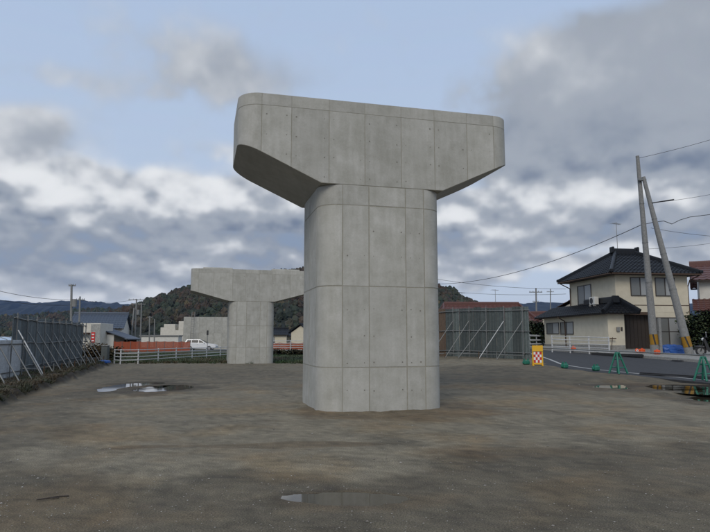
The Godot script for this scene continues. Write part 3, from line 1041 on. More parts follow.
func make_piers():
	cast_pier("tall grey concrete bridge pier with flared cap standing alone on the gravel", at(0.331, 0.0, 15.017), 1.476, 1.354, 0.501, 3.345, 5.112, 7.097, 5.97,
		[-0.975, -0.36, 0.53, 0.975], [0.0, 0.97, 2.78, 4.64, 5.112], [-2.844, -2.17, -1.3, -0.45, 0.44, 1.28, 2.13, 2.844])
	var p := cast_pier("smaller looking concrete bridge pier with bearing seats on its cap beside white rail fence", at(-7.1, 0.0, 41.0), 1.476, 1.354, 0.501, 3.95, 4.05, 6.15, 4.72,
		[-0.975, -0.36, 0.53, 0.975], [0.0, 1.05, 2.45, 4.05], [-3.449, -2.5, -1.3, -0.45, 0.44, 1.28, 2.5, 3.449])
	for x in [-2.25, 2.25]:
		var s := Shape.new()
		s.box(Vector3(x - 0.95, 6.152, -0.8), Vector3(x + 0.95, 6.29, 0.9), 0.02)
		put("bearing_seat", s, mats.concrete[2], p)
	# abutment of the bridge beyond the far road
	var ab := thing("bridge_abutment", "broad concrete abutment wall with a ladder behind the white estate car", "abutment", at(-26.9, 0.0, 95.0), THETA * 0.4)
	var w := Shape.new()
	w.box(Vector3(0, -0.3, -3.0), Vector3(9.5, 5.02, 0), 0.03)
	var wall := put("wall", w, mats.stain, ab)
	for i in 8:
		for k in 2:
			var ps := Shape.new()
			ps.box(Vector3(i * 1.1875 + 0.012, 0.0 if k == 0 else 2.52, 0.0), Vector3((i + 1) * 1.1875 - 0.012, 2.5 if k == 0 else 5.03, 0.02), 0.006)
			put("panel", ps, mats.concrete[(i * 5 + k * 3) % 6], wall)
	var side := Shape.new()
	side.box(Vector3(-0.02, 0, -2.98), Vector3(-0.004, 5.03, -0.02), 0.004)
	put("panel", side, mats.concrete[3], wall)
	var lad := thing("ladder", "tall metal ladder leaning on the concrete abutment wall", "ladder", at(-25.3, 0.0, 94.15), THETA * 0.4)
	for x in [-0.22, 0.22]:
		var r := Shape.new()
		r.tube(Vector3(x, 0, 0.6), Vector3(x, 5.8, -0.72), 0.035, 0.035, 8)
		put("rail", r, mats.pipe, lad)
	for i in 15:
		var r := Shape.new()
		var y := 0.3 + i * 0.36
		r.tube(Vector3(-0.22, y, 0.6 - 1.32 * y / 5.8), Vector3(0.22, y, 0.6 - 1.32 * y / 5.8), 0.02, 0.02, 6)
		put("rung", r, mats.pipe, lad)

# ---------------------------------------------------------------- fences
# folded steel sheet, half a metre wide, local x along the fence, +z towards the pipes
func sheet_mesh(w: float, h: float) -> ArrayMesh:
	var s := Shape.new()
	var prof := [[0.0, 0.0], [0.03, 0.03], [0.11, 0.03], [0.14, 0.0], [0.22, 0.0], [0.25, 0.012], [0.29, 0.012], [0.32, 0.0], [0.38, 0.0], [0.41, 0.03], [0.47, 0.03], [0.497, 0.0]]
	for i in prof.size() - 1:
		var a := Vector3(prof[i][0] / 0.5 * w, 0, prof[i][1])
		var b := Vector3(prof[i + 1][0] / 0.5 * w, 0, prof[i + 1][1])
		var up := Vector3(0, h, 0)
		s.quad(a, b, b + up, a + up, Vector3(0, 0, 1))
		s.quad(a - Vector3(0, 0, 0.002), b - Vector3(0, 0, 0.002), b + up - Vector3(0, 0, 0.002), a + up - Vector3(0, 0, 0.002), Vector3(0, 0, -1))
	return s.mesh()

# p and q: ground ends ([x, z]); pipes stand on the right of p -> q when side is 1
func sheet_fence(called: String, label: String, group: String, p: Vector2, q: Vector2, h: float, sheets: Array, post_gap: float, side: float, lean: float, reach: float, bright: int, sink := 0.0) -> Node3D:
	var dir := (q - p).normalized()
	var length := p.distance_to(q)
	var t := thing(called, label, "fence", at(p.x, 0, p.y), atan2(dir.y, dir.x), group)
	var mesh := sheet_mesh(0.5, h)
	var ground := func(d: float, off: float) -> float:
		var w := p + dir * d + Vector2(dir.y, -dir.x) * off
		return ground_height(w.x, w.y)
	var n := int(length / 0.5)
	for i in n:
		var o := put("sheet", mesh, mats.rust_sheet if bright == 6 and i == 5 else sheets[rng.randi() % sheets.size()], t)
		o.position = Vector3(i * 0.5, ground.call(i * 0.5 + 0.25, 0.0) - 0.02 - sink + rng.randf_range(-0.03, 0.03), -0.035 * side)
		o.rotation = Vector3(0, rng.randf_range(-0.025, 0.025), rng.randf_range(-0.006, 0.006))
		if side < 0.0: o.scale.z = -1.0
	var z := 0.03 * side
	for lv in [0.12, 0.53, 0.93]:
		var s := Shape.new()
		var pts := []
		for k in 13:
			var d := length * k / 12.0
			pts.append(Vector3(d, ground.call(d, 0.0) + h * lv - sink, z))
		s.path(pts, 0.024, 8)
		put("rail", s, mats.pipe, t)
	var m := int(length / post_gap)
	for i in m + 1:
		var d := minf(i * post_gap + 0.2, length - 0.05)
		var y: float = ground.call(d, 0.0)
		var s := Shape.new()
		s.tube(Vector3(d, y - 0.2, z + 0.05 * side), Vector3(d, y + h * 1.015, z + 0.05 * side), 0.026, 0.026, 8)
		for lv in [0.12, 0.53, 0.93]:
			s.box(Vector3(d - 0.05, y + h * lv - 0.05 - sink, z - 0.01), Vector3(d + 0.05, y + h * lv + 0.05 - sink, z + 0.085 * side), 0.01)
		put("post", s, mats.pipe, t)
		var fx := d + lean + rng.randf_range(-0.15, 0.15)
		var fy: float = ground.call(fx, reach * side)
		var b := Shape.new()
		b.tube(Vector3(d, y + h * 0.72, z + 0.1 * side), Vector3(fx, fy + 0.02, reach * side), 0.025, 0.025, 8)
		put("brace", b, mats.bright_pipe if i == bright else mats.pipe, t)
		var c := Shape.new()
		c.tube(Vector3(d, y + 0.22, z + 0.12 * side), Vector3(lerpf(d, fx, 0.85), fy + 0.25, reach * 0.85 * side), 0.022, 0.022, 6)
		put("stay", c, mats.pipe, t)
		var g := Shape.new()
		g.tube(Vector3(fx, fy - 0.25, reach * side), Vector3(fx, fy + 0.38, reach * side), 0.022, 0.022, 6)
		put("stake", g, mats.rust if bright >= 0 and i % 2 == 0 else mats.pipe, t)
	return t

# white pipe rail fence
func rail_fence(called: String, label: String, pts: Array, h: float, rails: Array, r: float, m: Material, group := "white rail fences") -> Node3D:
	var o: Vector2 = pts[0]
	var t := thing(called, label, "fence", at(o.x, 0, o.y), 0.0, group)
	for i in pts.size():
		var w: Vector2 = pts[i]
		var y := ground_height(w.x, w.y)
		var s := Shape.new()
		s.box(Vector3(w.x - o.x - 0.035, y - 0.15, o.y - w.y - 0.035), Vector3(w.x - o.x + 0.035, y + h + 0.03, o.y - w.y + 0.035), 0.008)
		put("post", s, m, t)
	for k in rails:
		for i in pts.size() - 1:
			var a: Vector2 = pts[i]
			var b: Vector2 = pts[i + 1]
			var s := Shape.new()
			s.tube(Vector3(a.x - o.x, ground_height(a.x, a.y) + h * k, o.y - a.y + 0.04), Vector3(b.x - o.x, ground_height(b.x, b.y) + h * k, o.y - b.y + 0.04), r, r, 8)
			put("rail", s, m, t)
	return t

func even(p: Vector2, q: Vector2, n: int) -> Array:
	var r := []
	for i in n + 1: r.append(p.lerp(q, float(i) / n))
	return r

func make_fences():
	sheet_fence("sheet_fence", "long grey blue steel sheet fence on the soil bank with leaning pipe braces", "steel sheet fences", Vector2(-13.15, 23.3), Vector2(-16.6, 37.2), 2.32, mats.sheet, 1.42, 1.0, -0.5, 1.25, 0)
	sheet_fence("sheet_fence", "tall weathered steel sheet fence beside the road with one white brace", "steel sheet fences", Vector2(3.3, 38.6), Vector2(9.45, 32.6), 2.85, mats.sheet_right, 1.14, 1.0, -0.95, 1.35, 6)
	# low white sheets in front of the left fence
	var low := thing("panel_fence", "low white panel fence held by grey pipes at the end of the long sheet fence", "fence", at(-11.75, 0, 19.0), atan2(3.95, -0.85))
	for i in 3:
		var s := Shape.new()
		s.box(Vector3(i * 1.36 + 0.01, 0.14, -0.03), Vector3(i * 1.36 + 1.35, 1.56, 0.0), 0.006)
		put("panel", s, mats.white_sheet, low)
	for y in [0.42, 1.42]:
		var s := Shape.new()
		s.tube(Vector3(0, y, 0.03), Vector3(4.2, y, 0.03), 0.024, 0.024, 8)
		put("rail", s, mats.pipe, low)
	for i in 4:
		var s := Shape.new()
		s.tube(Vector3(0.1 + i * 1.3, 0.0, 0.08), Vector3(0.1 + i * 1.3, 1.62, 0.08), 0.024, 0.024, 8)
		put("post", s, mats.pipe, low)
		var b := Shape.new()
		b.tube(Vector3(0.1 + i * 1.3, 1.35, 0.12), Vector3(-0.45 + i * 1.3, 0.14, 1.0), 0.024, 0.024, 8)
		put("brace", b, mats.pipe, low)
	# white rail fence across the end of the yard
	var main := [Vector2(-15.6, 39.5), Vector2(-14.85, 38.6)]
	main += even(Vector2(-13.95, 39.2), Vector2(-11.9, 48.8), 4)
	main += [Vector2(-11.4, 51.5), Vector2(-10.8, 54.2)]
	rail_fence("rail_fence", "white four rail pipe fence curving away at the end of the gravel yard", main, 0.92, [0.27, 0.5, 0.74, 0.97], 0.028, mats.white_paint)
	rail_fence("rail_fence", "white rail fence with a wide bottom board between the two piers", even(Vector2(-10.5, 61.0), Vector2(1.5, 61.0), 6), 1.45, [0.5, 0.65, 0.8, 0.97], 0.03, mats.white_paint)
	var board := thing("traffic_barrier", "long low white board barrier seen between the two piers", "barrier", at(-10.5, 0, 60.4))
	for i in 6:
		var s := Shape.new()
		s.box(Vector3(i * 2.0 + 0.01, 0.26, -0.02), Vector3(i * 2.0 + 1.99, 0.56, 0.02), 0.01)
		put("board", s, mats.white_paint, board)
		var g := Shape.new()
		g.tube(Vector3(i * 2.0 + 1.0, -0.1, -0.05), Vector3(i * 2.0 + 1.0, 0.56, -0.05), 0.03, 0.03, 8)
		put("post", g, mats.white_paint, board)
	# orange plastic nets
	orange_net("orange plastic net fence on thin posts behind the white rail fence", Vector2(-30.2, 76.0), Vector2(-20.6, 76.0), 1.22, 9)
	orange_net("faded orange net seen past the rail fence between the piers", Vector2(-9.5, 66.0), Vector2(-3.0, 66.0), 1.15, 5)
	# concrete gate post beside the white rail fence
	var gp := thing("gate_post", "short square dark concrete post at the end of white rail fence", "post", at(-16.0, 0.0, 39.0))
	var s1 := Shape.new()
	s1.box(Vector3(-0.2, -0.1, -0.2), Vector3(0.2, 1.12, 0.2), 0.03)
	put("shaft", s1, grained(0.13, 0.145, 0.14, mats.weather_tex, 0.5), gp)
	var s2 := Shape.new()
	s2.box(Vector3(-0.215, 1.121, -0.215), Vector3(0.215, 1.19, 0.215), 0.02)
	put("cap", s2, mats.pole, gp)
	# white rail fences by the house
	rail_fence("rail_fence", "white five rail fence standing on the kerb before the cream house", even(Vector2(13.1, 40.4), Vector2(15.55, 37.2), 3), 1.14, [0.2, 0.4, 0.6, 0.8, 0.98], 0.022, mats.white_paint)
	rail_fence("rail_fence", "grey white rail fence running behind the end of the steel sheets", even(Vector2(12.4, 45.0), Vector2(17.5, 55.0), 4), 1.1, [0.35, 0.62, 0.95], 0.07, mats.white_paint)

func orange_net(label: String, p: Vector2, q: Vector2, h: float, posts: int):
	var t := thing("net_fence", label, "net fence", at(p.x, 0, p.y), 0.0, "orange nets")
	for i in posts + 1:
		var x := (q.x - p.x) * i / posts
		var s := Shape.new()
		s.tube(Vector3(x, -0.2, 0.03), Vector3(x, h + 0.05, 0.03), 0.025, 0.025, 6)
		put("post", s, mats.pipe, t)
		if i == posts: break
		# mesh of one bay: strands
		var b := Shape.new()
		var w := (q.x - p.x) / posts
		var sag := rng.randf_range(0.02, 0.09)
		for k in 13:
			var y0 := 0.1 + (h - 0.1) * k / 12.0
			for j in 6:
				var u0 := j / 6.0
				var u1 := (j + 1) / 6.0
				var ya := y0 - sag * 4 * u0 * (1 - u0)
				var yb := y0 - sag * 4 * u1 * (1 - u1)
				b.quad(Vector3(x + w * u0, ya, 0), Vector3(x + w * u1, yb, 0), Vector3(x + w * u1, yb + 0.072, 0.004), Vector3(x + w * u0, ya + 0.072, 0.004), Vector3(0, 0, 1))
		for k in 16:
			var u := k / 16.0
			var dy := sag * 4 * u * (1 - u)
			b.quad(Vector3(x + w * u, 0.1 - dy, -0.003), Vector3(x + w * u + 0.04, 0.1 - dy, -0.003), Vector3(x + w * u + 0.04, h - dy, -0.003), Vector3(x + w * u, h - dy, -0.003), Vector3(0, 0, 1))
		put("net", b, mats.net, t)

# ---------------------------------------------------------------- houses
# tiled slope: eave from p to q, upper edge from r (above p) to s (above q); waves of roof tiles down the slope
func tiled(p: Vector3, q: Vector3, r: Vector3, s: Vector3, pitch := 0.3, course := 0.3, relief := 0.045) -> Shape:
	var sh := Shape.new()
	var up := (r + s) * 0.5 - (p + q) * 0.5
	var rows := maxi(2, int(round(up.length() / course)))
	var n := (q - p).cross(up).normalized()
	if n.y < 0.0: n = -n
	var along := (q - p).normalized()
	var wide := p.distance_to(q)
	var cols := int(wide / pitch * 6.0)
	for j in rows:
		var v0 := float(j) / rows
		var v1 := float(j + 1) / rows
		var pts := []
		for vv in [v0, v1]:
			var a := p.lerp(r, vv)
			var b := q.lerp(s, vv)
			var xa := (a - p).dot(along)
			var xb := (b - p).dot(along)
			var row := []
			for i in cols + 1:
				var x := wide * i / cols
				var cx := clampf(x, xa, xb)
				var t := (cx - xa) / maxf(xb - xa, 0.001)
				var base := a.lerp(b, t)
				var w := 0.5 + 0.5 * sin(TAU * cx / pitch)
				row.append(base + n * (relief * w * w + (0.03 if vv == v0 else 0.0)))
			pts.append(row)
		for i in cols:
			if pts[0][i].distance_to(pts[0][i + 1]) < 0.001 and pts[1][i].distance_to(pts[1][i + 1]) < 0.001: continue
			sh.quad(pts[0][i], pts[0][i + 1], pts[1][i + 1], pts[1][i], n)
			if j > 0 or true:
				sh.quad(pts[0][i], pts[0][i + 1], pts[0][i + 1] - n * 0.05, pts[0][i] - n * 0.05, p - r)
	return sh

func ridge_cap(p: Vector3, q: Vector3, w: float, h: float) -> Shape:
	var s := Shape.new()
	var d := (q - p).normalized()
	var side := d.cross(Vector3.UP).normalized()
	var up := side.cross(d)
	var xf := Transform3D(Basis(d, up, -side), p)
	var l := p.distance_to(q)
	s.box(Vector3(0, -0.14, -w), Vector3(l, h * 0.6, w), 0.015, xf)
	s.tube(p + up * h * 0.65, q + up * h * 0.65, w * 0.8, w * 0.8, 10)
	return s

# window in a wall whose outward direction is local +z: frame, panes, curtain behind the glass, sill
func window(parent: Node3D, x0: float, x1: float, y0: float, y1: float, xf: Transform3D, leaves := 2, bars := 0):
	var fr := Shape.new()
	var f := 0.055
	fr.box(Vector3(x0 - f, y1, 0.0), Vector3(x1 + f, y1 + f, 0.05), 0.006, xf)
	fr.box(Vector3(x0 - f, y0 - f, 0.0), Vector3(x1 + f, y0, 0.07), 0.006, xf)
	fr.box(Vector3(x0 - f, y0, 0.0), Vector3(x0, y1, 0.048), 0.006, xf)
	fr.box(Vector3(x1, y0, 0.0), Vector3(x1 + f, y1, 0.048), 0.006, xf)
	for i in range(1, leaves):
		var x := lerpf(x0, x1, float(i) / leaves)
		fr.box(Vector3(x - 0.03, y0, 0.0), Vector3(x + 0.03, y1, 0.045), 0.004, xf)
	for i in bars:
		var y := lerpf(y0, y1, (i + 1.0) / (bars + 1.0))
		fr.box(Vector3(x0, y - 0.025, 0.0), Vector3(x1, y + 0.025, 0.042), 0.004, xf)
	var w := put("window", fr, mats.frame_dark, parent)
	for i in leaves:
		var a := lerpf(x0, x1, float(i) / leaves)
		var b := lerpf(x0, x1, float(i + 1) / leaves)
		var s := Shape.new()
		s.box(Vector3(a + 0.02, y0, 0.006), Vector3(b - 0.02, y1, 0.012 + 0.006 * (i % 2)), 0.0, xf)
		put("pane", s, mats.pane_pale if (i + leaves) % 2 == 1 else mats.pane_dim, w)

func wall_frame(origin: Vector3, along: Vector3) -> Transform3D:
	var a := along.normalized()
	return Transform3D(Basis(a, Vector3.UP, a.cross(Vector3.UP)), origin)

func make_main_house():
	mats.pane_pale = plain(0.30, 0.31, 0.31, 0.12)
	mats.pane_dim = plain(0.16, 0.165, 0.16, 0.12)
	var turn := 0.13
	var base := slope_height(18.2, 42.0) + 0.14
	var t := thing("house", "cream two storey house with black tiled hip roof and dark wooden entrance", "house", at(18.2, base, 42.0), turn)
	# local: x along the front, z towards the road, corner of the main block at 0,0
	var wl := 5.5
	var dp := 6.6
	var wall := Shape.new()
	# main block with an open entrance bay
	wall.box(Vector3(0, 2.55, -dp), Vector3(wl, 5.3, 0), 0.0)
	wall.box(Vector3(0, -0.2, -dp), Vector3(wl, 2.546, -0.45), 0.0)
	wall.box(Vector3(2.62, -0.2, -0.447), Vector3(wl, 2.546, -0.003), 0.0)
	# annex on the left
	wall.box(Vector3(-1.2, -0.2, -8.9), Vector3(-0.003, 2.5, 0.88), 0.0)
	var w := put("wall", wall, mats.plaster, t)
	var band := Shape.new()
	band.box(Vector3(-0.012, 3.02, -dp - 0.012), Vector3(wl + 0.012, 3.07, 0.012), 0.0)
	put("trim", band, mats.wood_brown, w)
	var found := Shape.new()
	found.box(Vector3(-1.225, -0.25, -8.92), Vector3(-0.02, 0.28, 0.905), 0.01)
	found.box(Vector3(2.65, -0.25, -1.25), Vector3(wl + 0.02, 0.2, 0.02), 0.01)
	put("foundation", found, mats.pavement, w)
	# entrance: dark boards
	var ent := Shape.new()
	ent.box(Vector3(0.003, -0.1, -0.445), Vector3(2.615, 2.54, -0.42), 0.0)
	var e := put("entrance", ent, mats.wood_dark, t)
	for i in 9:
		var s := Shape.new()
		s.box(Vector3(0.04 + i * 0.285, 0.0, -0.418), Vector3(0.04 + i * 0.285 + 0.272, 2.5, -0.385), 0.008)
		put("board", s, mats.wood_dark, e)
	var lin_ := Shape.new()
	lin_.box(Vector3(-0.15, 2.36, -0.02), Vector3(2.75, 2.56, 0.12), 0.012)
	lin_.box(Vector3(0.0, -0.1, -0.1), Vector3(0.14, 2.36, 0.03), 0.012)
	put("lintel", lin_, mats.wood_brown, e)
	var slide := Shape.new()
	slide.box(Vector3(0.15, 0.0, -0.35), Vector3(0.5, 2.3, -0.3), 0.01)
	put("door_leaf", slide, mats.wood_dark, e)
	# windows
	var front := wall_frame(Vector3(0, 0, 0.002), Vector3.RIGHT)
	window(t, 1.18, 2.55, 3.75, 4.95, front)
	window(t, 3.05, 4.45, 3.75, 4.95, front)
	window(t, 2.95, 4.75, 0.28, 2.15, front, 2, 1)
	var left := wall_frame(Vector3(-0.002, 0, -dp), Vector3(0, 0, 1))
	left.basis.z = Vector3(-1, 0, 0)
	window(t, 1.35, 3.3, 3.4, 4.75, left)
	var annex := wall_frame(Vector3(-1.202, 0, -8.9), Vector3(0, 0, 1))
	annex.basis.z = Vector3(-1, 0, 0)
	window(t, 0.5, 2.6, 1.15, 1.95, annex)
	window(t, 2.95, 4.95, 1.1, 1.95, annex)
	# main roof: hip with a short ridge
	var o := 0.62
	var ey := 5.27
	var ry := 7.15
	var A := Vector3(-o, ey, o)
	var B := Vector3(wl + o, ey, o)
	var C := Vector3(wl + o, ey, -dp - o)
	var D := Vector3(-o, ey, -dp - o)
	var R0 := Vector3(wl * 0.5 - 0.75, ry, -dp * 0.5 + 0.2)
	var R1 := Vector3(wl * 0.5 + 0.75, ry, -dp * 0.5 + 0.2)
	var soff := Shape.new()
	soff.box(Vector3(-o + 0.03, ey - 0.12, -dp - o + 0.03), Vector3(wl + o - 0.03, ey - 0.02, o - 0.03), 0.01)
	var roof := put("roof", soff, mats.wood_dark, t)
	for q in [[A, B, R0, R1], [D, A, R0, R0], [B, C, R1, R1], [C, D, R1, R0]]:
		put("tiled_slope", tiled(q[0], q[1], q[2], q[3]), mats.tile, roof)
	for q in [[A, R0], [D, R0], [B, R1], [C, R1]]:
		put("hip_ridge", ridge_cap(q[0] + Vector3(0, 0.05, 0), q[1] + Vector3(0, 0.06, 0), 0.11, 0.17), mats.tile, roof)
	put("main_ridge", ridge_cap(R0 + Vector3(-0.2, 0.05, 0), R1 + Vector3(0.2, 0.05, 0), 0.15, 0.34), mats.tile, roof)
	for x in [R0.x - 0.26, R1.x + 0.26]:
		var s := Shape.new()
		s.box(Vector3(x - 0.09, ry, R0.z - 0.24), Vector3(x + 0.09, ry + 0.5, R0.z + 0.24), 0.05)
		put("ridge_end_tile", s, mats.tile, roof)
	for c in [A, B, D]:
		var s := Shape.new()
		s.box(c + Vector3(-0.14, 0.0, -0.14), c + Vector3(0.14, 0.24, 0.14), 0.05)
		put("corner_tile", s, mats.tile, roof)
	# gutters and downpipes
	var g := Shape.new()
	g.tube(A + Vector3(0, -0.08, 0.06), B + Vector3(0, -0.08, 0.06), 0.055, 0.055, 8)
	put("gutter", g, mats.wood_brown, roof)
	g = Shape.new()
	g.tube(A + Vector3(-0.06, -0.08, 0), D + Vector3(-0.06, -0.08, 0), 0.055, 0.055, 8)
	put("gutter", g, mats.wood_brown, roof)
	g = Shape.new()
	g.path([B + Vector3(-0.05, -0.1, 0.0), B + Vector3(-0.5, -0.42, -0.5), Vector3(wl + 0.06, 4.4, -0.06), Vector3(wl + 0.06, 0.1, -0.06)], 0.04, 8)
	put("downpipe", g, mats.wood_brown, t)
	g = Shape.new()
	g.path([D + Vector3(0.05, -0.1, 0.1), Vector3(-0.06, 4.7, -dp + 0.15), Vector3(-0.06, 3.0, -dp + 0.15)], 0.04, 8)
	put("downpipe", g, mats.wood_brown, t)
	# lower roof round the annex
	var P := Vector3(-1.85, 2.42, 1.5)
	var Q := Vector3(0.75, 2.42, 1.5)
	var S := Vector3(-1.85, 2.42, -9.5)
	var U0 := Vector3(-0.02, 3.3, -0.15)
	var U1 := Vector3(-0.02, 3.3, -9.5)
	var ls := Shape.new()
	ls.box(Vector3(-1.8, 2.36, -9.45), Vector3(-0.02, 2.44, 1.45), 0.01)
	ls.box(Vector3(-0.018, 2.36, 0.03), Vector3(0.7, 2.44, 1.45), 0.01)
	var low := put("lower_roof", ls, mats.wood_dark, t)
	put("tiled_slope", tiled(S, P, U1, U0), mats.tile, low)
	put("tiled_slope", tiled(P, Q, U0, Vector3(0.1, 3.3, -0.1)), mats.tile, low)
	put("tiled_slope", tiled(Q, Vector3(0.75, 2.42, 0.02), Vector3(0.1, 3.3, 0.02), Vector3(0.08, 3.3, 0.02)), mats.tile, low)
	put("hip_ridge", ridge_cap(P + Vector3(0, 0.05, 0), U0 + Vector3(0, 0.1, 0), 0.12, 0.24), mats.tile, low)
	put("hip_ridge", ridge_cap(Q + Vector3(0, 0.05, 0), Vector3(0.1, 3.4, 0.05), 0.12, 0.24), mats.tile, low)
	put("main_ridge", ridge_cap(U0 + Vector3(-0.25, 0.05, 0.3), Vector3(-0.15, 3.38, -4.0), 0.12, 0.3), mats.tile, low)
	var orn := Shape.new()
	orn.box(Vector3(-0.5, 3.1, 0.1), Vector3(0.1, 3.68, 0.45), 0.12)
	put("ridge_end_tile", orn, mats.tile, low)
	g = Shape.new()
	g.path([Vector3(-1.9, 2.36, -5.0), Vector3(-1.3, 2.05, -5.1), Vector3(-1.26, 0.1, -5.1)], 0.04, 8)
	put("downpipe", g, mats.wood_brown, low)
	# meter box, porch lamp
	var mb := Shape.new()
	mb.box(Vector3(-0.62, 1.2, 0.882), Vector3(-0.4, 1.5, 1.0), 0.02)
	put("meter_box", mb, mats.pole, t)
	mb = Shape.new()
	mb.box(Vector3(-0.3, 1.25, 0.882), Vector3(-0.18, 1.5, 0.96), 0.02)
	put("meter_box", mb, mats.frame_dark, t)
	# air conditioner on the lower roof
	var ac := thing("air_conditioner", "small pale air conditioner unit on the lower black roof", "air conditioner", t.transform * Vector3(-0.55, 3.05, -1.95), turn)
	var bx := Shape.new()
	bx.box(Vector3(-0.16, 0.12, -0.38), Vector3(0.16, 0.68, 0.38), 0.02)
	put("casing", bx, mats.plaster_white, ac)
	var gr := Shape.new()
	gr.tube(Vector3(-0.162, 0.4, -0.08), Vector3(-0.175, 0.4, -0.08), 0.22, 0.22, 16)
	put("fan_grille", gr, mats.black, ac)
	for z in [-0.28, 0.28]:
		var f := Shape.new()
		f.box(Vector3(-0.24, 0.0, z - 0.03), Vector3(0.18, 0.118, z + 0.03), 0.01)
		put("foot", f, mats.pole, ac)
	# aerials
	aerial("television_aerial", "thin television aerial standing on the ridge of the black roof", t.transform * (R0 + Vector3(0.2, 0.33, 0)), 2.1)
	aerial("television_aerial", "short aerial on the rear slope of the black roof", t.transform * Vector3(4.6, 6.15, -dp * 0.5), 0.85)
	return t

func aerial(called: String, label: String, where: Vector3, h: float):
	var t := thing(called, label, "aerial", where, 0.5, "roof aerials")
	var s := Shape.new()
	s.tube(Vector3(0, -0.25, 0), Vector3(0, h, 0), 0.022, 0.018, 6)
	put("mast", s, mats.pole, t)
	var b := Shape.new()
	b.tube(Vector3(-0.45, h * 0.93, 0), Vector3(0.45, h * 0.93, 0), 0.014, 0.014, 6)
	for i in 6:
		var x := -0.42 + i * 0.16
		b.tube(Vector3(x, h * 0.93, -0.24 + i * 0.015), Vector3(x, h * 0.93, 0.24 - i * 0.015), 0.01, 0.01, 5)
	put("elements", b, mats.pole, t)

# plain gabled house, ridge along local x
func gable_house(called: String, label: String, where: Vector3, turn: float, w: float, d: float, hw: float, hr: float, wall_m: Material, roof_m: Material, wins: Array, over := 0.5, hip := 0.0, group := "") -> Node3D:
	var t := thing(called, label, "house", where, turn, group)
	var s := Shape.new()
	s.box(Vector3(-w / 2, -0.3, -d / 2), Vector3(w / 2, hw, d / 2), 0.0)
	if hip <= 0.0:
		for x in [-w / 2, w / 2]:
			s.tri(Vector3(x, hw, -d / 2), Vector3(x, hw, d / 2), Vector3(x, hw + hr * (d / (d + 2 * over)) , 0), Vector3(x, 0, 0))
	put("wall", s, wall_m, t)
	var e := hw - 0.05
	var W := w / 2 + over
	var Z := d / 2 + over
	var r := W - hip
	var fas := Shape.new()
	fas.box(Vector3(-W + 0.03, e - 0.14, Z - 0.06), Vector3(W - 0.03, e - 0.02, Z - 0.01), 0.0)
	fas.box(Vector3(-W + 0.03, e - 0.14, -Z + 0.01), Vector3(W - 0.03, e - 0.02, -Z + 0.06), 0.0)
	var rf := put("roof", fas, mats.wood_dark, t)
	put("tiled_slope", tiled(Vector3(-W, e, Z), Vector3(W, e, Z), Vector3(-r, e + hr, 0), Vector3(r, e + hr, 0), 0.45, 0.6, 0.05), roof_m, rf)
	put("tiled_slope", tiled(Vector3(W, e, -Z), Vector3(-W, e, -Z), Vector3(r, e + hr, 0), Vector3(-r, e + hr, 0), 0.45, 0.6, 0.05), roof_m, rf)
	if hip > 0.0:
		put("tiled_slope", tiled(Vector3(-W, e, -Z), Vector3(-W, e, Z), Vector3(-r, e + hr, 0), Vector3(-r, e + hr, 0), 0.45, 0.6, 0.05), roof_m, rf)
		put("tiled_slope", tiled(Vector3(W, e, Z), Vector3(W, e, -Z), Vector3(r, e + hr, 0), Vector3(r, e + hr, 0), 0.45, 0.6, 0.05), roof_m, rf)
		for q in [[-W, Z, -r], [-W, -Z, -r], [W, Z, r], [W, -Z, r]]:
			put("hip_ridge", ridge_cap(Vector3(q[0], e + 0.05, q[1]), Vector3(q[2], e + hr + 0.05, 0), 0.1, 0.15), roof_m, rf)
	put("main_ridge", ridge_cap(Vector3(-r, e + hr + 0.03, 0), Vector3(r, e + hr + 0.03, 0), 0.14, 0.28), roof_m, rf)
	var front := wall_frame(Vector3(0, 0, d / 2 + 0.002), Vector3.RIGHT)
	for q in wins: window(t, q[0], q[1], q[2], q[3], front)
	return t

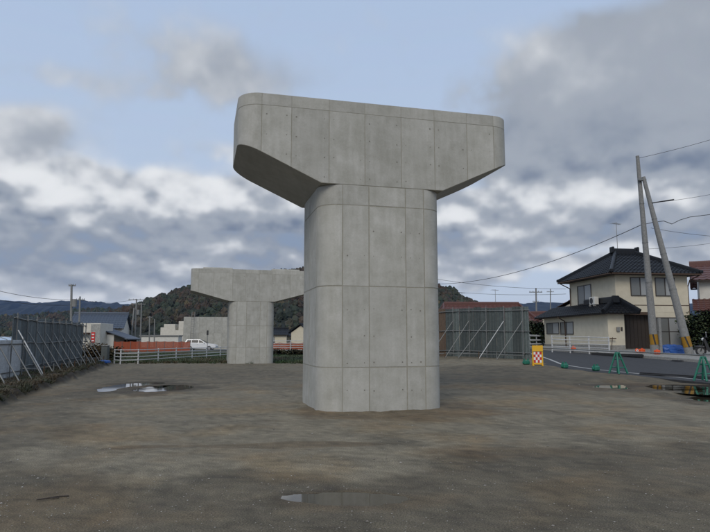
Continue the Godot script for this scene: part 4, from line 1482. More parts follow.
func make_houses():
	make_main_house()
	gable_house("house", "low house with a long red brown tiled hip roof behind the steel sheet fence", at(13.0, 0.87, 62.0), 0.05, 8.2, 6.0, 2.5, 1.75, mats.plaster, mats.tile_red, [[-2.5, -0.8, 0.9, 2.0], [0.6, 2.2, 0.9, 2.0]], 0.5, 0.7)
	gable_house("house", "house with a red tiled roof rising behind the cream house", at(22.6, 0.87, 62.5), 1.25, 7.0, 6.0, 2.7, 2.0, mats.plaster_pale, mats.tile_red, [[-2, -0.5, 0.9, 2.0]], 0.6)
	gable_house("house", "small dull red roofed house past the end of the steel sheets", at(20.8, 0.87, 74.0), -0.5, 6.0, 5.0, 2.2, 1.6, mats.wood_brown, mats.tile_red, [[-1.5, -0.3, 0.8, 1.8]], 0.5)
	# brown roofed house at the right edge of the view
	var t := gable_house("house", "two tiered house with red brown roofs right of the cream house", at(30.3, 0.95, 44.6), -0.5, 8.4, 7.0, 4.9, 1.5, mats.plaster_white, mats.tile_red, [[-3.2, -1.6, 3.6, 4.6], [0.4, 2.2, 3.6, 4.6]], 0.5, 0.0)
	var pent := Shape.new()
	pent.box(Vector3(-4.6, 2.52, 3.52), Vector3(4.6, 2.6, 5.2), 0.01)
	var pr := put("lower_roof", pent, mats.wood_dark, t)
	put("tiled_slope", tiled(Vector3(-4.7, 2.6, 5.3), Vector3(4.7, 2.6, 5.3), Vector3(-4.7, 3.5, 3.5), Vector3(4.7, 3.5, 3.5), 0.35, 0.35, 0.05), mats.tile_red, pr)
	var fr := Shape.new()
	fr.box(Vector3(-4.2, -0.2, 3.51), Vector3(4.2, 2.5, 4.4), 0.01)
	put("lower_wall", fr, mats.wood_brown, t)
	# blue roofed works buildings on the left
	var b := gable_house("works_building", "long white building with a wide blue grey metal roof and white gable", at(-36.9, 0.0, 88.0), 0.2, 6.8, 6.5, 3.1, 2.1, mats.plaster_white, mats.tile_blue, [[1.0, 2.4, 0.9, 2.0]], 0.35)
	b.set_meta("category", "building")
	var lean := thing("works_shed", "lean-to shed with a grey blue sloping roof and dark open front", "shed", at(-32.6, 0.0, 80.0), 0.0)
	var ws := Shape.new()
	ws.box(Vector3(-1.0, -0.2, -4.0), Vector3(0.8, 2.15, 0.0), 0.0)
	ws.box(Vector3(0.803, -0.2, -4.0), Vector3(2.6, 1.55, -3.6), 0.0)
	put("wall", ws, mats.plaster_white, lean)
	var dk := Shape.new()
	dk.box(Vector3(0.85, -0.1, -3.58), Vector3(2.5, 1.5, -3.5), 0.0)
	put("inner_wall", dk, mats.wood_brown, lean)
	for x in [0.95, 2.5]:
		var ps := Shape.new()
		ps.box(Vector3(x - 0.06, -0.1, -0.2), Vector3(x + 0.06, 1.55, -0.08), 0.01)
		put("post", ps, mats.wood_brown, lean)
	var rs := Shape.new()
	rs.prism(PackedVector2Array([Vector2(-1.2, 2.9), Vector2(2.9, 1.5), Vector2(2.9, 1.6), Vector2(-1.2, 3.02)]), -4.3, 0.35)
	put("roof", rs, mats.tile_blue, lean)
	var gs := Shape.new()
	gs.prism(PackedVector2Array([Vector2(-1.0, 2.16), Vector2(0.8, 2.16), Vector2(-1.0, 2.75)]), -0.1, -0.02)
	put("gable_board", gs, mats.wood_brown, lean)
	var office := thing("site_office", "boxy cream office block with a red sign beside the sheet fence", "building", at(-34.6, 0.0, 78.0), 0.0)
	var ob := Shape.new()
	ob.box(Vector3(-1.6, -0.2, -4.0), Vector3(1.85, 3.6, 0.0), 0.02)
	put("wall", ob, mats.plaster_pale, office)
	var side := Shape.new()
	side.box(Vector3(0.6, -0.1, 0.003), Vector3(1.84, 3.5, 0.06), 0.01)
	put("front_panel", side, grained(0.44, 0.44, 0.42, mats.weather_tex, 2.0), office)
	var can := Shape.new()
	can.box(Vector3(-1.5, 2.2, 0.003), Vector3(0.55, 2.4, 0.8), 0.02)
	put("canopy", can, mats.wood_brown, office)
	var sg := Shape.new()
	sg.box(Vector3(0.7, 1.1, 0.064), Vector3(1.2, 2.45, 0.12), 0.01)
	var sign_board := put("sign_board", sg, mats.red, office)
	for y in [1.3, 1.7, 2.1]:
		var ln := Shape.new()
		ln.box(Vector3(0.8, y, 0.122), Vector3(1.1, y + 0.14, 0.126), 0.0)
		put("lettering", ln, mats.white, sign_board)
	# pale terraced block beside the abutment
	var tb := thing("terraced_building", "pale stepped concrete building left of the abutment wall", "building", at(-38.5, 0.0, 128.0), 0.0)
	for q in [[-2.6, 0.5, 0.0, 4.0], [0.504, 4.2, 0.0, 3.4], [-1.9, 0.45, 4.004, 4.7], [1.2, 4.2, 3.404, 5.3]]:
		var s := Shape.new()
		s.box(Vector3(q[0], q[2] - (0.3 if q[2] == 0.0 else 0.0), -3.0), Vector3(q[1], q[3], 0.0), 0.03)
		put("block", s, mats.plaster_pale, tb)
	var pl := thing("low_building", "low flat roofed pale shed behind the orange net", "shed", at(-36.0, 0.0, 112.0), 0.0)
	var ps2 := Shape.new()
	ps2.box(Vector3(-3.6, -0.2, -2.5), Vector3(3.4, 2.1, 0.0), 0.02)
	put("wall", ps2, mats.plaster_white, pl)
	var pr2 := Shape.new()
	pr2.box(Vector3(-3.8, 2.103, -2.7), Vector3(3.6, 2.28, 0.25), 0.02)
	put("roof", pr2, mats.pole, pl)
	# little houses at the foot of the hill between the piers
	gable_house("house", "small house with dark roof at hill foot, nearer the smaller pier", at(-19.4, 0.0, 150.0), 0.1, 5.0, 5.0, 2.6, 1.6, mats.plaster, mats.tile, [[-1.6, -0.4, 0.9, 2.0]], 0.5)
	gable_house("house", "small dark roofed house at hill foot in the middle of the gap", at(-14.3, 0.0, 155.0), -0.3, 4.4, 5.0, 2.3, 1.5, mats.plaster, mats.tile, [[-1.4, -0.3, 0.8, 1.8]], 0.5)
	gable_house("house", "dark roofed house with broad cream gable partly hidden by the tall pier", at(-11.3, 0.0, 140.0), 1.15, 5.0, 5.0, 3.0, 1.9, mats.plaster, mats.tile, [[-1.4, -0.3, 0.8, 1.8]], 0.5)
	# plastic tunnel roofs behind the low white panels
	var tun := thing("greenhouse", "pale blue plastic tunnel greenhouse behind the low white panels", "greenhouse", at(-26.5, 0.15, 42.0), 0.0)
	var ts := Shape.new()
	for i in 12:
		var a0 := PI * i / 12
		var a1 := PI * (i + 1) / 12
		ts.quad(Vector3(cos(a0) * 1.9, sin(a0) * 1.6, 0), Vector3(cos(a1) * 1.9, sin(a1) * 1.6, 0), Vector3(cos(a1) * 1.9, sin(a1) * 1.6, -5), Vector3(cos(a0) * 1.9, sin(a0) * 1.6, -5), Vector3(cos(a0), sin(a0), 0))
		ts.tri(Vector3.ZERO, Vector3(cos(a0) * 1.9, sin(a0) * 1.6, 0), Vector3(cos(a1) * 1.9, sin(a1) * 1.6, 0), Vector3(0, 0, 1))
	put("cover", ts, mats.pale_blue, tun)
	for i in 5:
		var h := Shape.new()
		var pts := []
		for k in 13: pts.append(Vector3(cos(PI * k / 12) * 1.93, sin(PI * k / 12) * 1.63, -i * 1.24))
		h.path(pts, 0.02, 5)
		put("hoop", h, mats.pipe, tun)

# ---------------------------------------------------------------- poles and wires
func pole(label: String, foot: Vector3, top: Vector3, r0: float, r1: float, arms: Array, can := false) -> Node3D:
	var t := thing("utility_pole", label, "utility pole", foot, 0.0, "utility poles")
	var v := top - foot
	var s := Shape.new()
	s.tube(-v.normalized() * 0.3, v, r0, r1, 14)
	put("shaft", s, mats.pole, t)
	for a in arms:
		var b := Shape.new()
		var c: Vector3 = v * a[0]
		var w: float = a[1]
		b.box(c + Vector3(-w, -0.05, -0.16), c + Vector3(w, 0.05, -0.08), 0.01)
		var arm := put("crossarm", b, mats.pipe, t)
		for x in [-0.9, -0.4, 0.4, 0.9]:
			var ins := Shape.new()
			ins.tube(c + Vector3(w * x, 0.052, -0.12), c + Vector3(w * x, 0.18, -0.12), 0.04, 0.03, 8)
			put("insulator", ins, mats.pole, arm)
	if can:
		var d := Shape.new()
		d.tube(v * 0.74 + Vector3(0.32, -0.4, 0), v * 0.74 + Vector3(0.32, 0.35, 0), 0.22, 0.22, 12)
		put("transformer", d, mats.pole, t)
	return t

func wire(label: String, pts: Array, r: float):
	var s := Shape.new()
	var o: Vector3 = pts[0]
	var rel := []
	for p in pts: rel.append(p - o)
	s.path(rel, r, 6)
	var w := put("overhead_wire", s, mats.wire)
	w.position = o
	tag(w, label, "wire", "overhead wires")

func band_round(p: Vector3, q: Vector3, r0: float, r1: float) -> Shape:
	var s := Shape.new()
	s.tube(p, q, r0, r1, 16, false)
	return s

func make_poles():
	var f1 := at(17.75, slope_height(17.75, 36.0) + 0.13, 36.0)
	var t1 := pix(637.5, 156, 36.0)
	var p1 := pole("straight grey concrete utility pole before the cream house", f1, t1, 0.24, 0.105, [])
	var f2 := at(19.25, slope_height(19.25, 35.0) + 0.13, 35.0)
	var t2 := pix(643.5, 177, 35.8)
	var p2 := pole("leaning grey strut pole propping the straight concrete pole", f2, t2, 0.25, 0.11, [])
	for q in [[p1, t1 - f1, 0.242, 0.55, 1.15], [p2, t2 - f2, 0.252, 0.45, 1.05]]:
		var v: Vector3 = q[1]
		var l := v.length()
		var u := v.normalized()
		var sl: float = ((0.105 if q[0] == p1 else 0.11) - (0.24 if q[0] == p1 else 0.25)) / l
		put("reflective_band", band_round(u * q[3], u * q[4], q[2] + sl * q[3] + 0.006, q[2] + sl * q[4] + 0.006), mats.amber, q[0])
		for k in 4:          # black slanting bars on the yellow band
			var bs := Shape.new()
			for i in 3:
				var an := TAU * k / 4.0 + i * 0.12
				var a2 := TAU * k / 4.0 + (i + 1) * 0.12
				var rr: float = q[2] + 0.004
				var y0: float = lerpf(q[3], q[4], i / 3.0)
				var y1: float = lerpf(q[3], q[4], (i + 1) / 3.0)
				bs.quad(u * y0 + Vector3(cos(an), 0, sin(an)) * rr, u * y0 + Vector3(cos(an + 0.35), 0, sin(an + 0.35)) * rr, u * y1 + Vector3(cos(a2 + 0.35), 0, sin(a2 + 0.35)) * rr, u * y1 + Vector3(cos(a2), 0, sin(a2)) * rr, Vector3(cos(an), 0, sin(an)))
			put("black_bar", bs, mats.black, q[0])
		for k in 3:          # steel straps
			var y: float = l * (0.35 + 0.2 * k)
			put("strap", band_round(u * y, u * (y + 0.05), q[2] + sl * y + 0.008, q[2] + sl * y + 0.008), mats.pipe, q[0])
	# thin cable guard on the lower part of the straight pole
	var guard := Shape.new()
	guard.box(Vector3(0.2, 0.0, 0.12), Vector3(0.36, 2.1, 0.24), 0.03)
	put("cable_guard", guard, mats.pole, p1)
	var cl := Shape.new()
	cl.box(t2 - f2 + Vector3(-0.35, -0.25, -0.06), t2 - f2 + Vector3(0.14, -0.12, 0.1), 0.02)
	put("clamp", cl, mats.pipe, p2)
	# wires
	wire("wire leaving the top of the straight concrete pole", line_points(t1 - Vector3(0, 0.15, 0), pix(760, 124, 34.0), 0.12), 0.012)
	wire("wire with dark sleeve crossing the leaning pole below its top", line_points(pix(652, 203, 35.6), pix(770, 181, 36.0), 0.15), 0.011)
	var sleeve := Shape.new()
	var a := pix(652, 203, 35.55)
	var b := pix(674, 199.5, 35.6)
	sleeve.tube(Vector3.ZERO, b - a, 0.035, 0.035, 8)
	var so := put("wire_sleeve", sleeve, mats.wire)
	so.position = a
	tag(so, "short black sleeve on the wire beside the leaning pole", "wire sleeve")
	var cable := line_points(pix(436, 284, 60.0), pix(641, 225, 36.2), 0.9, 20)
	cable += [pix(655, 222, 36.0), pix(664, 221, 36.0), pix(672, 224, 36.0), pix(680, 220, 36.0)]
	cable += line_points(pix(690, 217, 36.0), pix(760, 206, 36.0), 0.05, 4)
	wire("thick slack cable passing both poles above the black roof", cable, 0.02)
	wire("thin wire to the right of the leaning pole, upper of two", line_points(pix(651, 228, 36.2), pix(770, 238, 40.0), 0.2), 0.011)
	wire("thin wire to the right of the leaning pole, lower of two", line_points(pix(648, 249, 36.2), pix(770, 232, 40.0), 0.2), 0.011)
	wire("long thin wire low in the sky left of the cream house", line_points(pix(436, 279, 70.0), pix(566, 289, 70.0), 0.3), 0.02)
	wire("thin house wire ending at the black roof's left eave", line_points(pix(436, 290, 80.0), pix(566, 294, 60.0), 0.3), 0.018)
	wire("slack thin cable rising to the pole behind the sheet fence", line_points(pix(-40, 280, 50.0), pix(71, 300, 60.0), 0.4), 0.02)
	wire("second slack cable below it at the pole behind the sheet fence", line_points(pix(-40, 291, 50.0), pix(71, 305, 60.0), 0.4), 0.018)
	# poles in the distance
	pole("dark utility pole right behind the long sheet fence", at(pix(71.5, 339, 60.0).x, 0, 60.0), pix(71.5, 284.5, 60.0), 0.14, 0.1, [[0.985, 0.35]], true)
	pole("short utility pole against the blue grey roof", at(pix(79, 339, 72.0).x, 0, 72.0), pix(80, 296.5, 72.0), 0.13, 0.09, [[0.94, 0.5]])
	var p3 := pix(136.5, 299, 92.0)
	pole("utility pole with double crossarms and transformer by the shed", at(pix(134.5, 339, 92.0).x, 0, 92.0), p3, 0.15, 0.1, [[0.985, 1.3], [0.9, 0.9]], true)
	pole("leaning strut pole beside the pole with double crossarms", at(pix(130.5, 339, 91.0).x, 0, 91.0), pix(134.0, 308, 91.6), 0.13, 0.1, [])
	pole("slim pole with lamp arm right of the double crossarm pole", at(pix(140.5, 339, 95.0).x, 0, 95.0), pix(141.5, 303, 95.0), 0.13, 0.09, [[0.97, 0.6]])
	pole("slender pole near the terraced building, taller of two", at(pix(149.5, 339, 100.0).x, 0, 100.0), pix(149.5, 316, 100.0), 0.11, 0.08, [[0.96, 0.4]])
	pole("slender pole near the terraced building, shorter of two", at(pix(154.5, 339, 104.0).x, 0, 104.0), pix(154.5, 319, 104.0), 0.11, 0.08, [])
	pole("utility pole standing beyond the red roofs left of the cream house", at(pix(537, 339, 78.0).x, 0.6, 78.0), pix(536, 288, 78.0), 0.13, 0.09, [[0.93, 0.85], [0.76, 0.4]])
	pole("faint distant pole right of the one beyond the red roofs", at(pix(550.5, 339, 120.0).x, 0.4, 120.0), pix(550.5, 289, 120.0), 0.12, 0.1, [[0.95, 0.7]])
	aerial("television_aerial", "aerial on the red brown roof's left half", pix(462, 301, 62.0), 0.9)
	aerial("television_aerial", "taller aerial on the red brown roof's right half", pix(495.5, 300, 62.0), 1.1)
	wire("wire between the double crossarm pole and the left", line_points(p3, pix(80, 300, 72.0), 0.4), 0.02)
	var post := thing("sign_post", "thin dark post with small plate before the abutment wall", "sign post", at(pix(207.5, 339, 80.0).x, 0.0, 80.0))
	var ps := Shape.new()
	ps.tube(Vector3(0, -0.2, 0), Vector3(0, 2.75, 0), 0.04, 0.04, 8)
	put("shaft", ps, mats.pipe, post)
	var pp := Shape.new()
	pp.box(Vector3(-0.12, 2.1, 0.045), Vector3(0.12, 2.7, 0.065), 0.005)
	put("plate", pp, mats.black, post)

# ---------------------------------------------------------------- vehicles
func wheel_shape(c: Vector3, axis: Vector3, r: float, w: float) -> Array:
	var ty := Shape.new()
	ty.ring(c, axis, r * 0.78, r * 0.22, 24, 8)
	ty.tube(c - axis * w * 0.45, c + axis * w * 0.45, r * 0.86, r * 0.86, 24)
	var rm := Shape.new()
	rm.tube(c - axis * (w * 0.5 + 0.004), c + axis * (w * 0.5 + 0.004), r * 0.62, r * 0.62, 20)
	return [ty, rm]

func estate_car(label: String, where: Vector3, turn: float):
	var t := thing("estate_car", label, "car", where, turn, "white estate cars")
	var hull := PackedVector2Array([Vector2(-2.2, 0.32), Vector2(-2.26, 0.6), Vector2(-2.22, 0.95), Vector2(-2.12, 1.0), Vector2(0.75, 0.98), Vector2(1.75, 0.86), Vector2(2.1, 0.76), Vector2(2.24, 0.58), Vector2(2.22, 0.3), Vector2(1.72, 0.24), Vector2(1.6, 0.5), Vector2(1.34, 0.62), Vector2(1.08, 0.5), Vector2(0.98, 0.22), Vector2(-0.98, 0.22), Vector2(-1.08, 0.5), Vector2(-1.34, 0.62), Vector2(-1.6, 0.5), Vector2(-1.72, 0.26)])
	var inner := PackedVector2Array()
	for p in hull: inner.append(Vector2(p.x * 0.985, 0.6 + (p.y - 0.6) * 0.93))
	var s := Shape.new()
	s.prism(hull, -0.78, 0.78)
	s.prism(inner, -0.85, 0.85)
	put("body", s, mats.car_paint, t)
	# cabin tapers to the roof
	var low := [Vector2(-2.12, 0.99), Vector2(0.95, 0.97)]
	var high := [Vector2(-1.85, 1.5), Vector2(0.0, 1.5)]
	var c := Shape.new()
	var lo := []
	var hi := []
	for z in [-0.8, 0.8]:
		lo.append([Vector3(low[0].x, low[0].y, z), Vector3(low[1].x, low[1].y, z)])
		hi.append([Vector3(high[0].x, high[0].y, z * 0.8), Vector3(high[1].x, high[1].y, z * 0.8)])
	for k in 2:
		c.quad(lo[k][0], lo[k][1], hi[k][1], hi[k][0], Vector3(0, 0, -1.0 if k == 0 else 1.0))
	c.quad(hi[0][0], hi[0][1], hi[1][1], hi[1][0], Vector3.UP)
	c.quad(lo[0][0], lo[1][0], hi[1][0], hi[0][0], Vector3(-1, 0, 0))
	c.quad(lo[0][1], lo[1][1], hi[1][1], hi[0][1], Vector3(1, 0.5, 0))
	put("cabin", c, mats.car_paint, t)
	for sgn in [-1.0, 1.0]:
		for q in [[-1.9, -1.2, -1.72, -1.2], [-1.12, -0.2, -1.12, -0.2], [-0.12, 0.72, -0.12, -0.05]]:
			var w := Shape.new()
			var za: float = sgn * 0.793
			var zb: float = sgn * 0.669
			w.quad(Vector3(q[0], 1.05, za), Vector3(q[1], 1.05, za), Vector3(q[3], 1.43, zb), Vector3(q[2], 1.43, zb), Vector3(0, 0.2, sgn))
			put("side_window", w, mats.glass, t)
		for x in [-1.34, 1.34]:
			var wh := wheel_shape(Vector3(x, 0.31, sgn * 0.76), Vector3(0, 0, 1), 0.31, 0.2)
			var wo := put("wheel", wh[0], mats.rubber, t)
			put("rim", wh[1], mats.steel, wo)
		var hl := Shape.new()
		hl.box(Vector3(1.95, 0.62, sgn * 0.62 - 0.16), Vector3(2.2, 0.74, sgn * 0.62 + 0.16), 0.04)
		put("headlight", hl, mats.lamp_clear, t)
		var tl := Shape.new()
		tl.box(Vector3(-2.27, 0.7, sgn * 0.72 - 0.1), Vector3(-2.12, 1.0, sgn * 0.72 + 0.1), 0.03)
		put("tail_light", tl, mats.lamp_red, t)
		var mi := Shape.new()
		mi.box(Vector3(0.55, 0.98, sgn * 0.92 - 0.08), Vector3(0.7, 1.12, sgn * 0.92 + 0.08), 0.03)
		put("mirror", mi, mats.car_paint, t)
		var hd := Shape.new()
		hd.box(Vector3(-0.35, 0.82, sgn * 0.855 - 0.012), Vector3(-0.2, 0.85, sgn * 0.855 + 0.012), 0.005)
		put("door_handle", hd, mats.steel, t)
	var ws := Shape.new()
	ws.quad(Vector3(0.9, 1.02, -0.72), Vector3(0.9, 1.02, 0.72), Vector3(0.06, 1.47, 0.6), Vector3(0.06, 1.47, -0.6), Vector3(1, 1, 0))
	ws.v = Transform3D(Basis.IDENTITY, Vector3(0.012, 0.012, 0)) * ws.v
	put("windscreen", ws, mats.glass, t)

func motorcycle(where: Vector3, turn: float):
	var t := thing("motorcycle", "dark parked motor scooter with round mirror beside the leaning pole", "motorcycle", where, turn)
	for x in [-0.62, 0.66]:
		var wh := wheel_shape(Vector3(x, 0.27, 0), Vector3(0, 0, 1), 0.27, 0.12)
		var wo := put("wheel", wh[0], mats.rubber, t)
		put("rim", wh[1], mats.pole, wo)
	var b := Shape.new()
	b.prism(PackedVector2Array([Vector2(-0.85, 0.42), Vector2(-0.2, 0.25), Vector2(0.3, 0.24), Vector2(0.38, 0.4), Vector2(0.52, 0.95), Vector2(0.42, 0.98), Vector2(0.22, 0.42), Vector2(-0.1, 0.44), Vector2(-0.2, 0.68), Vector2(-0.9, 0.72)]), -0.17, 0.17)
	put("body", b, mats.black, t)
	var s := Shape.new()
	s.ellipsoid(Vector3(-0.52, 0.76, 0), Vector3(0.42, 0.09, 0.16))
	put("seat", s, mats.rubber, t)
	var f := Shape.new()
	f.tube(Vector3(0.66, 0.27, 0.09), Vector3(0.46, 1.0, 0.06), 0.025, 0.025, 8)
	f.tube(Vector3(0.66, 0.27, -0.09), Vector3(0.46, 1.0, -0.06), 0.025, 0.025, 8)
	put("fork", f, mats.black, t)
	var g := Shape.new()
	g.ellipsoid(Vector3(0.66, 0.5, 0), Vector3(0.3, 0.09, 0.1))
	put("mudguard", g, mats.black, t)
	var h := Shape.new()
	h.path([Vector3(0.3, 1.03, -0.34), Vector3(0.44, 1.04, -0.12), Vector3(0.44, 1.04, 0.12), Vector3(0.3, 1.03, 0.34)], 0.018, 8)
	put("handlebar", h, mats.black, t)
	var l := Shape.new()
	l.ellipsoid(Vector3(0.52, 0.92, 0), Vector3(0.09, 0.09, 0.1))
	put("headlight", l, mats.lamp_clear, t)
	for z in [-0.3, 0.3]:
		var m := Shape.new()
		m.tube(Vector3(0.36, 1.04, z), Vector3(0.36, 1.24, z * 1.1), 0.008, 0.008, 6)
		m.ellipsoid(Vector3(0.36, 1.28, z * 1.15), Vector3(0.02, 0.055, 0.075))
		put("mirror", m, mats.steel, t)
	var w := Shape.new()
	w.ellipsoid(Vector3(-0.8, 0.98, 0), Vector3(0.2, 0.17, 0.22))
	put("top_box", w, mats.black, t)

# ---------------------------------------------------------------- street works furniture
func barricade_stand(label: String, where: Vector3, turn: float) -> Node3D:
	var t := thing("barricade_stand", label, "barricade stand", where, turn, "green barricade stands")
	var h := 0.8
	for z in [-1.0, 1.0]:
		for x in [-1.0, 1.0]:
			var s := Shape.new()
			var foot := Vector3(0.10 * x + 0.17 * x, 0.0, 0.22 * z)
			var top := Vector3(0.07 * x, h, 0.03 * z)
			s.tube(foot, top, 0.038, 0.034, 8)
			put("leg", s, mats.green, t)
		var b := Shape.new()
		b.tube(Vector3(-0.21, 0.24, 0.165 * z), Vector3(0.21, 0.24, 0.165 * z), 0.022, 0.022, 8)
		b.tube(Vector3(-0.13, 0.55, 0.09 * z), Vector3(0.13, 0.55, 0.09 * z), 0.022, 0.022, 8)
		put("crossbar", b, mats.green, t)
	var c := Shape.new()
	c.box(Vector3(-0.1, h - 0.04, -0.06), Vector3(0.1, h + 0.03, 0.06), 0.02)
	put("saddle", c, mats.green, t)
	return t

func weight_block(label: String, where: Vector3, turn: float):
	var t := thing("barricade_weight", label, "weight", where, turn, "green weights on the yard edge")
	var s := Shape.new()
	s.box(Vector3(-0.15, 0.0, -0.11), Vector3(0.15, 0.2, 0.11), 0.04)
	put("block", s, mats.green, t)
	for x in [-0.1, 0.1]:
		var k := Shape.new()
		k.tube(Vector3(x, 0.19, 0), Vector3(x, 0.27, 0), 0.045, 0.035, 8)
		put("knob", k, mats.green, t)
	var l := Shape.new()
	l.box(Vector3(-0.2, 0.06, -0.04), Vector3(0.2, 0.13, 0.04), 0.015)
	put("handle", l, mats.green, t)

func tarp_heap(called: String, label: String, where: Vector3, size: Vector3, m: Material):
	var s := Shape.new()
	var seg := 36
	var rings := 14
	var pts := []
	for i in rings + 1:
		var row := []
		for j in seg:
			var la := PI / 2 * i / rings
			var lo := TAU * j / seg
			var sx := signf(cos(lo)) * pow(absf(cos(lo)), 0.55)
			var sz := signf(sin(lo)) * pow(absf(sin(lo)), 0.55)
			var rr := pow(cos(la), 0.5)
			var p := Vector3(sx * rr * size.x, pow(sin(la), 0.6) * size.y, sz * rr * size.z)
			var k := noise_b.get_noise_3dv(p * 22.0 + where) * 0.16 + noise_c.get_noise_3dv(p * 60.0) * 0.07
			row.append(p * (1.0 + k) if i > 0 else Vector3(p.x * (1.0 + k), -0.03, p.z * (1.0 + k)))
		pts.append(row)
	for i in rings:
		for j in seg:
			var j2 := (j + 1) % seg
			var c: Vector3 = pts[i][j] + Vector3(0, 0.1, 0)
			s.tri(pts[i][j], pts[i][j2], pts[i + 1][j2], c)
			s.tri(pts[i][j], pts[i + 1][j2], pts[i + 1][j], c)
	var o := put(called, s, m)
	o.position = where
	tag(o, label, "tarpaulin")

func on_ground(x: float, z: float, lift := 0.0) -> Vector3:
	return at(x, ground_height(x, z) + lift, z)

func make_objects():
	estate_car("white estate car driving past the concrete abutment wall", at(pix(201.0, 345, 85.0).x, 0.02, 85.0), 0.0)
	estate_car("white car half hidden behind the smaller pier", at(pix(268.5, 345, 70.0).x, 0.0, 70.0), 0.0)
	motorcycle(at(19.75, slope_height(19.75, 33.4) + 0.14, 33.4), 2.6)
	# pipe barricade along the road edge
	var a1 := at(10.3, slope_height(10.3, 23.9) + 0.004, 23.9)
	var a2 := at(12.0, slope_height(12.0, 21.0) + 0.006, 21.0)
	var turn := atan2(2.9, 1.85) - PI / 2
	barricade_stand("green trestle stand at the middle of the road edge, pipe across its top", a1, 0.55)
	barricade_stand("green trestle stand beside the puddle, pipe across its top", a2, 0.55)
	var left := at(pix(541, 339, 28.0).x, slope_height(8.6, 28.0) + 0.82, 28.12)
	for q in [["long grey pipe lying from the yellow barrier to the green trestle", left, a1 + Vector3(0, 0.855, 0)], ["long grey pipe resting on both green trestles", a1 + Vector3(0.05, 0.87, 0.02), a2 + Vector3(0.05, 0.86, 0)], ["grey pipe running on past the green trestle beside the puddle", a2 + Vector3(0.06, 0.905, 0), a2 + Vector3(2.5, 0.72, 3.6)]]:
		var s := Shape.new()
		s.tube(Vector3.ZERO, q[2] - q[1], 0.025, 0.025, 10)
		var o := put("barricade_pipe", s, mats.pipe)
		o.position = q[1]
		tag(o, q[0], "pipe", "barricade pipes")
	# low pipes lying on the road between the stands
	for q in [["dark pipe lying on the asphalt between trestles, farther of two", 11.2, 24.0, 14.2, 20.6], ["dark pipe lying on the asphalt between trestles, nearer of two", 10.9, 23.4, 13.6, 20.3]]:
		var s := Shape.new()
		var b0 := at(q[1], slope_height(q[1], q[2]) + 0.031, q[2])
		s.tube(Vector3.ZERO, at(q[3], slope_height(q[3], q[4]) + 0.031, q[4]) - b0, 0.025, 0.025, 8)
		var o := put("ground_pipe", s, mats.wire)
		o.position = b0
		tag(o, q[0], "pipe", "pipes lying on the road")
	for q in [["green plastic weight block left of the green trestle", 594.5, 367.5, 25.2], ["green plastic weight block between yellow barrier and trestle", 563.5, 365.5, 26.6]]:
		var x := pix(q[1], 339, q[3]).x
		weight_block(q[0], at(x, slope_height(x, q[3]) + 0.006, q[3]), 0.6)
	var wx := pix(525.5, 339, 29.0).x
	weight_block("green plastic weight block at the foot of the sheet fence", at(wx, ground_height(wx, 29.0), 29.0), 0.3)
	# yellow barrier board with red and white checks
	var bx := pix(537, 339, 28.0).x
	var bt := thing("warning_barrier", "yellow folding barrier board with red and white checks beside sheet fence", "barrier", at(bx, ground_height(bx, 28.0) - 0.0, 28.0), -0.15)
	var fr := Shape.new()
	fr.box(Vector3(-0.24, 0.0, -0.03), Vector3(-0.18, 0.9, 0.03), 0.01)
	fr.box(Vector3(0.18, 0.0, -0.03), Vector3(0.24, 0.9, 0.03), 0.01)
	fr.box(Vector3(-0.178, 0.06, -0.025), Vector3(0.178, 0.14, 0.025), 0.01)
	put("frame", fr, mats.yellow, bt)
	var hd := Shape.new()
	hd.box(Vector3(-0.24, 0.66, 0.031), Vector3(0.24, 0.93, 0.06), 0.02)
	put("head_board", hd, mats.yellow, bt)
	for r in 4:
		for c in 4:
			var s := Shape.new()
			s.box(Vector3(-0.176 + c * 0.088, 0.15 + r * 0.122, 0.0), Vector3(-0.176 + c * 0.088 + 0.086, 0.15 + r * 0.122 + 0.12, 0.028), 0.003)
			put("check_panel", s, mats.red if (r + c) % 2 == 0 else mats.white, bt)
	for x in [-0.2, 0.2]:
		var s := Shape.new()
		s.box(Vector3(x - 0.025, 0.0, -0.4), Vector3(x + 0.025, 0.04, 0.18), 0.008)
		put("foot", s, mats.yellow, bt)
		var lg := Shape.new()
		lg.tube(Vector3(x, 0.03, -0.38), Vector3(x, 0.85, -0.035), 0.018, 0.018, 6)
		put("stay", lg, mats.amber, bt)
	# blue tarpaulins, orange blocks on the pavement
	var pv := func(px: float, z: float) -> Vector3:
		var x := pix(px, 339, z).x
		return at(x, slope_height(x, z) + 0.14, z)
	tarp_heap("tarpaulin", "bright blue tarpaulin heap on the pavement between the two poles", pv.call(671, 36.6), Vector3(0.68, 0.5, 0.4), mats.blue_sheet)
	tarp_heap("tarpaulin", "crumpled blue tarpaulin scrap at the yard's edge by the gate post", on_ground(-15.0, 36.4), Vector3(0.34, 0.13, 0.22), mats.blue_sheet)
	for q in [["orange block on the pavement beside the entrance", 641.5, 36.8, 0.15, 0.24], ["orange block at the foot of the straight pole", 656.5, 35.3, 0.15, 0.24], ["orange block behind the white rail fence by the house", 573, 40.2, 0.15, 0.24]]:
		var t := thing("road_block", q[0], "block", pv.call(q[1], q[2]), 0.3, "orange blocks")
		var s := Shape.new()
		s.box(Vector3(-q[3], 0, -0.12), Vector3(q[3], q[4], 0.12), 0.03)
		put("body", s, mats.orange, t)
		var k := Shape.new()
		k.box(Vector3(-0.06, q[4] + 0.001, -0.04), Vector3(0.06, q[4] + 0.05, 0.04), 0.012)
		put("handle", k, mats.orange, t)
	var rg := thing("rope_coil", "small orange and white coil leaning beside the entrance", "coil", pv.call(636.5, 36.8), 0.2)
	var rs := Shape.new()
	rs.ring(Vector3(0, 0.14, 0), Vector3(0.2, 0.1, 1), 0.1, 0.04, 18, 8)
	put("coil", rs, mats.orange, rg)
